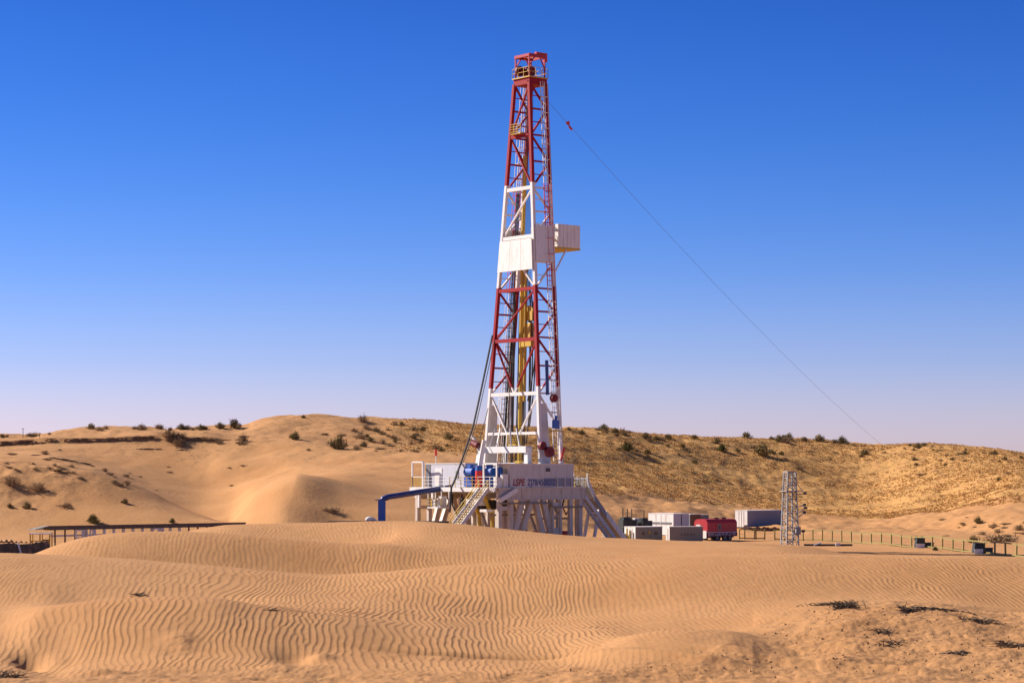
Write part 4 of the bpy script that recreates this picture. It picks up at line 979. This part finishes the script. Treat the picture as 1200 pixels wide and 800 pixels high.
scatter(34, lambda q: ((x := q.uniform(1000,1200)), sk(x)+abs(q.gauss(0,9))+.3), ('dry','olive'), (4,9), 'tiny shrub on the far right skyline hill', 'shrubs on the far right hill', 27, .7)
scatter(50, lambda q: ((x := q.uniform(665,1200)), sk(x)+abs(q.gauss(6,16))+2), ('olive','mat','dry'), (7,14), 'shrub standing in the dry straw of the right slope', 'shrubs in the straw slope', 28, .7)
scatter(22, lambda q: (q.uniform(1105,1215), q.uniform(606,634)), ('mat','dry','mat'), (6,16), 'low brown brush on the bare sand behind the fence on the right', 'brush behind the fence', 29, .7)
scatter(8, lambda q: (q.uniform(90,290), q.uniform(545,575)), ('mat',), (5,10), 'sparse brush tuft on the smooth bowl of the left slope', 'tufts in the bowl', 30, .6)

# dry straw tufts over the right slope: far past counting, one object
def straw(n, zone, mat, seed, hgt=(.2,.5)):
    g = np.random.default_rng(seed); px, D = zone(g, n); z = far_height(px, D[None,:])[0] if False else np.array([0.])
    z = np.empty(n)
    for a in range(0, n, 4000):
        b = min(n, a+4000); z[a:b] = profile(FAR, px[a:b], D[a:b][None,:])[0]
    return px, D, z
g = np.random.default_rng(3); n = 48000
px = g.uniform(430, 1260, n); D = curve(CD, px)+g.uniform(10, 150, n); x = (px-600)/F*D
keep = (fbm(x*.45, D, 7, 4, 95)+g.normal(0,.12,n) > -.2) & (np.maximum(sstep(560,690,px), sstep(430,540,px)*sstep(72,100,D-curve(CD,px))) > g.random(n)); px, D, x = px[keep], D[keep], x[keep]
# exact ground height from the terrain mesh by bilinear lookup
ui = np.interp(px, PX2, np.arange(len(PX2))); di = np.interp(D, Df[:,0], np.arange(len(Df)))
i0 = ui.astype(int); j0 = di.astype(int); fu = ui-i0; fd = di-j0
zz = (Zf[j0,i0]*(1-fu)+Zf[j0,i0+1]*fu)*(1-fd)+(Zf[j0+1,i0]*(1-fu)+Zf[j0+1,i0+1]*fu)*fd
n = len(x); B = 7
a = g.uniform(0, 2*np.pi, (n,B)); ln = g.uniform(.1,.55,(n,B)); hh = g.uniform(.12,.40,(n,B)); w = .06
bx = x[:,None]+np.cos(a)*.12; by = D[:,None]+np.sin(a)*.12; tx = x[:,None]+np.cos(a)*ln; ty = D[:,None]+np.sin(a)*ln; z0 = np.broadcast_to(zz[:,None]-.05, a.shape)
v = np.stack([np.stack([bx-np.sin(a)*w, by+np.cos(a)*w, z0], -1), np.stack([bx+np.sin(a)*w, by-np.cos(a)*w, z0], -1), np.stack([tx, ty, z0+hh], -1)], 2).reshape(-1,3)
me = bpy.data.meshes.new('dry_grass'); nf = n*B
me.vertices.add(nf*3); me.vertices.foreach_set('co', v.astype(np.float32).ravel()); me.loops.add(nf*3); me.loops.foreach_set('vertex_index', np.arange(nf*3, dtype=np.int32))
me.polygons.add(nf); me.polygons.foreach_set('loop_start', np.arange(0, nf*3, 3, dtype=np.int32)); me.update(calc_edges=True)
M['strawtuft'] = leaf_mat('dry_straw', (.42,.235,.085), (.63,.385,.15)); me.materials.append(M['strawtuft'])
o = bpy.data.objects.new('dry_grass', me); COL.objects.link(o); o['kind'] = 'stuff'

# crusted edges of the sand cliff: ragged overhanging root mats
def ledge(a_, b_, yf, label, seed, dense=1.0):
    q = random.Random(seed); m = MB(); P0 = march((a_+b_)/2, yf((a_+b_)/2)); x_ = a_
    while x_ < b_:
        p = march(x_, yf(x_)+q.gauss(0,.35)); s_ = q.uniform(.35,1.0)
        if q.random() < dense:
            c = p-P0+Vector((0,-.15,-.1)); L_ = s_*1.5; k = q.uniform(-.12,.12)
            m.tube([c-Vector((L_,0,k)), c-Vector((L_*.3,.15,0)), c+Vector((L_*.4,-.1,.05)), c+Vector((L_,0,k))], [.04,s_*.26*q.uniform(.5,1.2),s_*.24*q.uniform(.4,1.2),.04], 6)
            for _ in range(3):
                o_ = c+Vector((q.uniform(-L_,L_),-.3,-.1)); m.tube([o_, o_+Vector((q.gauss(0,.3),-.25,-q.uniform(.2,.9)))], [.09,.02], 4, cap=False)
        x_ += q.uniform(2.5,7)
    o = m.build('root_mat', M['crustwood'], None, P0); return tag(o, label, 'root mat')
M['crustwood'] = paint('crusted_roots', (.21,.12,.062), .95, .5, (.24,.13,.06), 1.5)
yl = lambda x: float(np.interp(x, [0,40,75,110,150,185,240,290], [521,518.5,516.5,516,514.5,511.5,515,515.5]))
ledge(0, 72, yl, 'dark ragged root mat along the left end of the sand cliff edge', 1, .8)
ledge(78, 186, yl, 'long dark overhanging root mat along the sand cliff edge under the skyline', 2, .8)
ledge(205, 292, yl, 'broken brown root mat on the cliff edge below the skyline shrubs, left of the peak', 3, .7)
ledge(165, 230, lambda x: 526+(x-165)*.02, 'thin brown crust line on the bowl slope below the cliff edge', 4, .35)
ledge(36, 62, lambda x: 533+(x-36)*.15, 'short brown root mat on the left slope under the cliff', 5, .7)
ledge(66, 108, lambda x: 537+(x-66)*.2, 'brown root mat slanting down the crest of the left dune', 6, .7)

# ------------------------------------------------------------------ near sand: dead scrub, roots and twigs
def near_at(px, y):
    Dq = np.arange(33.6, 92, .04)[:,None]; z = lookup(Zn, U, Dn[:,0], np.full(len(Dq), (px-600)/F), Dq[:,0]); yy = 560-(z-H)/Dq[:,0]*F
    i = int(np.argmax(yy <= y)); d = float(Dq[i,0]); return Vector(((px-600)/F*d, d, float(z[i])))
def twigs(px, y, w, n, seed, label, cat='dead scrub', name='dead_scrub', hgt=.16, flat=False, group=None):
    q = random.Random(seed); p = near_at(px, y); W_ = w*1.25/F*p.y; m = MB()
    run = [Vector((W_*(k/14-.5)*1.15, q.gauss(0,.05), 0)) for k in range(15)]
    for c in run: c.z = ground(p.x+c.x, p.y+c.y)-p.z+.002
    m.tube(run, .006, 4)                                          # the trailing stem the twigs grow from
    for _ in range(n):
        c = Vector((q.gauss(0,W_*.27), q.gauss(0,W_*.2 if not flat else .05), 0)); a = q.uniform(0,6.28); L_ = q.uniform(.05,.22)*(1 if flat else 1.2)
        gz = ground(p.x+c.x, p.y+c.y)-p.z; c.z = gz-.01
        e = c+Vector((math.cos(a)*L_, math.sin(a)*L_*.7, q.uniform(.0,hgt))); mid_ = c.lerp(e,.5)+Vector((q.gauss(0,.02),q.gauss(0,.02),q.uniform(0,.04)))
        m.tube([c,mid_,e], [.009,.007,.003], 4, cap=False)
        if q.random() < .6: m.tube([mid_, mid_+Vector((q.gauss(0,.06),q.gauss(0,.06),q.uniform(0,hgt*.6)))], [.006,.002], 3, cap=False)
    return tag(m.build(name, M['deadbush' if seed == 1 else 'wood'], None, p), label, cat, group)
twigs(990, 712, 20, 110, 1, 'dark clump of dead scrub on the lip of the trampled sand, near right', hgt=.17)
twigs(975, 708, 34, 110, 2, 'thin line of dead twigs left of the dark scrub clump', flat=True, hgt=.05)
twigs(1062, 714, 13, 40, 3, 'dark roots hanging at the left end of the hollow in the near sand', hgt=.09)
twigs(1150, 729, 34, 80, 5, 'dark band of dead roots under the right end of the sand hollow', flat=True, hgt=.07)
twigs(1035, 741, 12, 34, 6, 'small tuft of dead twigs left below the sand hollow', hgt=.10)
twigs(1043, 756, 24, 40, 7, 'sprawling dead plant on the trampled sand, bottom right', hgt=.08)
twigs(1178, 756, 12, 36, 8, 'dark dead plant near the right edge of the trampled sand', hgt=.12)
twigs(1195, 757, 16, 50, 9, 'flat dead stalks at the right edge of the trampled sand', flat=True, hgt=.04)
twigs(163, 697, 5, 26, 10, 'small dark twig clump on the dune lip, lower left', hgt=.06)
twigs(317, 715, 4, 12, 11, 'tiny dark twig on the rippled slope right of the dune lip', hgt=.05)
twigs(1122, 765, 16, 60, 12, 'scattered thin stalks at the bottom right', flat=True, hgt=.02)
twigs(8, 793, 26, 50, 13, 'dark dead scrub in the lower left corner', hgt=.12)
lip = MB(); q = random.Random(9); P0 = near_at(1085, 706.5)          # crusted root mat along the lip of the hollow
prev = None
for k in range(60):
    s_ = k/59; px_ = 1051+s_*110; ang_ = (px_-1106)/56
    dd = D_HOLLOW+.97*math.sqrt(max(0,1-min(1,abs(ang_))**2))
    xx = (px_-600)/F*dd; p = Vector((xx+q.gauss(0,.01), dd+q.gauss(0,.02), ground(xx,dd+.06)+q.uniform(-.012,.008)))
    if prev is not None: lip.tube([prev-P0, p-P0], [q.uniform(.008,.02), q.uniform(.008,.02)], 5)
    if q.random() < .6: lip.tube([p-P0, p-P0+Vector((q.gauss(0,.05),-q.uniform(.02,.08),-q.uniform(.01,.06)))], [.008,.003], 4, cap=False)
    prev = p
tag(lip.build('root_mat', M['wood'], None, P0), 'dark crust of roots along the upper lip of the hollow in the near sand', 'roots')
# loose clods over the trampled sand: uncountable
q = random.Random(17); m = MB(); cnt = 0
while cnt < 2200:
    px_ = q.uniform(640,1210); d = q.uniform(36.5,48)
    if float(rough_mask(np.array([px_]), np.array([[d]]))[0,0]) < q.uniform(.2,1): continue
    xx = (px_-600)/F*d; s_ = .008+.03*q.random()**3; z = ground(xx, d); a = q.uniform(0,6)
    m.add([(xx+math.cos(a+i*2.1)*s_*q.uniform(.7,1.2), d+math.sin(a+i*2.1)*s_*q.uniform(.7,1.2), z-.004) for i in range(3)]+[(xx+q.gauss(0,s_*.2), d, z+s_*q.uniform(.5,1.0))], [(0,1,3),(1,2,3),(2,0,3)]); cnt += 1
o = m.build('sand_clods', paint('clod_sand', (.36,.19,.085), .95, .3, (.2,.12,.06), 8)); o['kind'] = 'stuff'
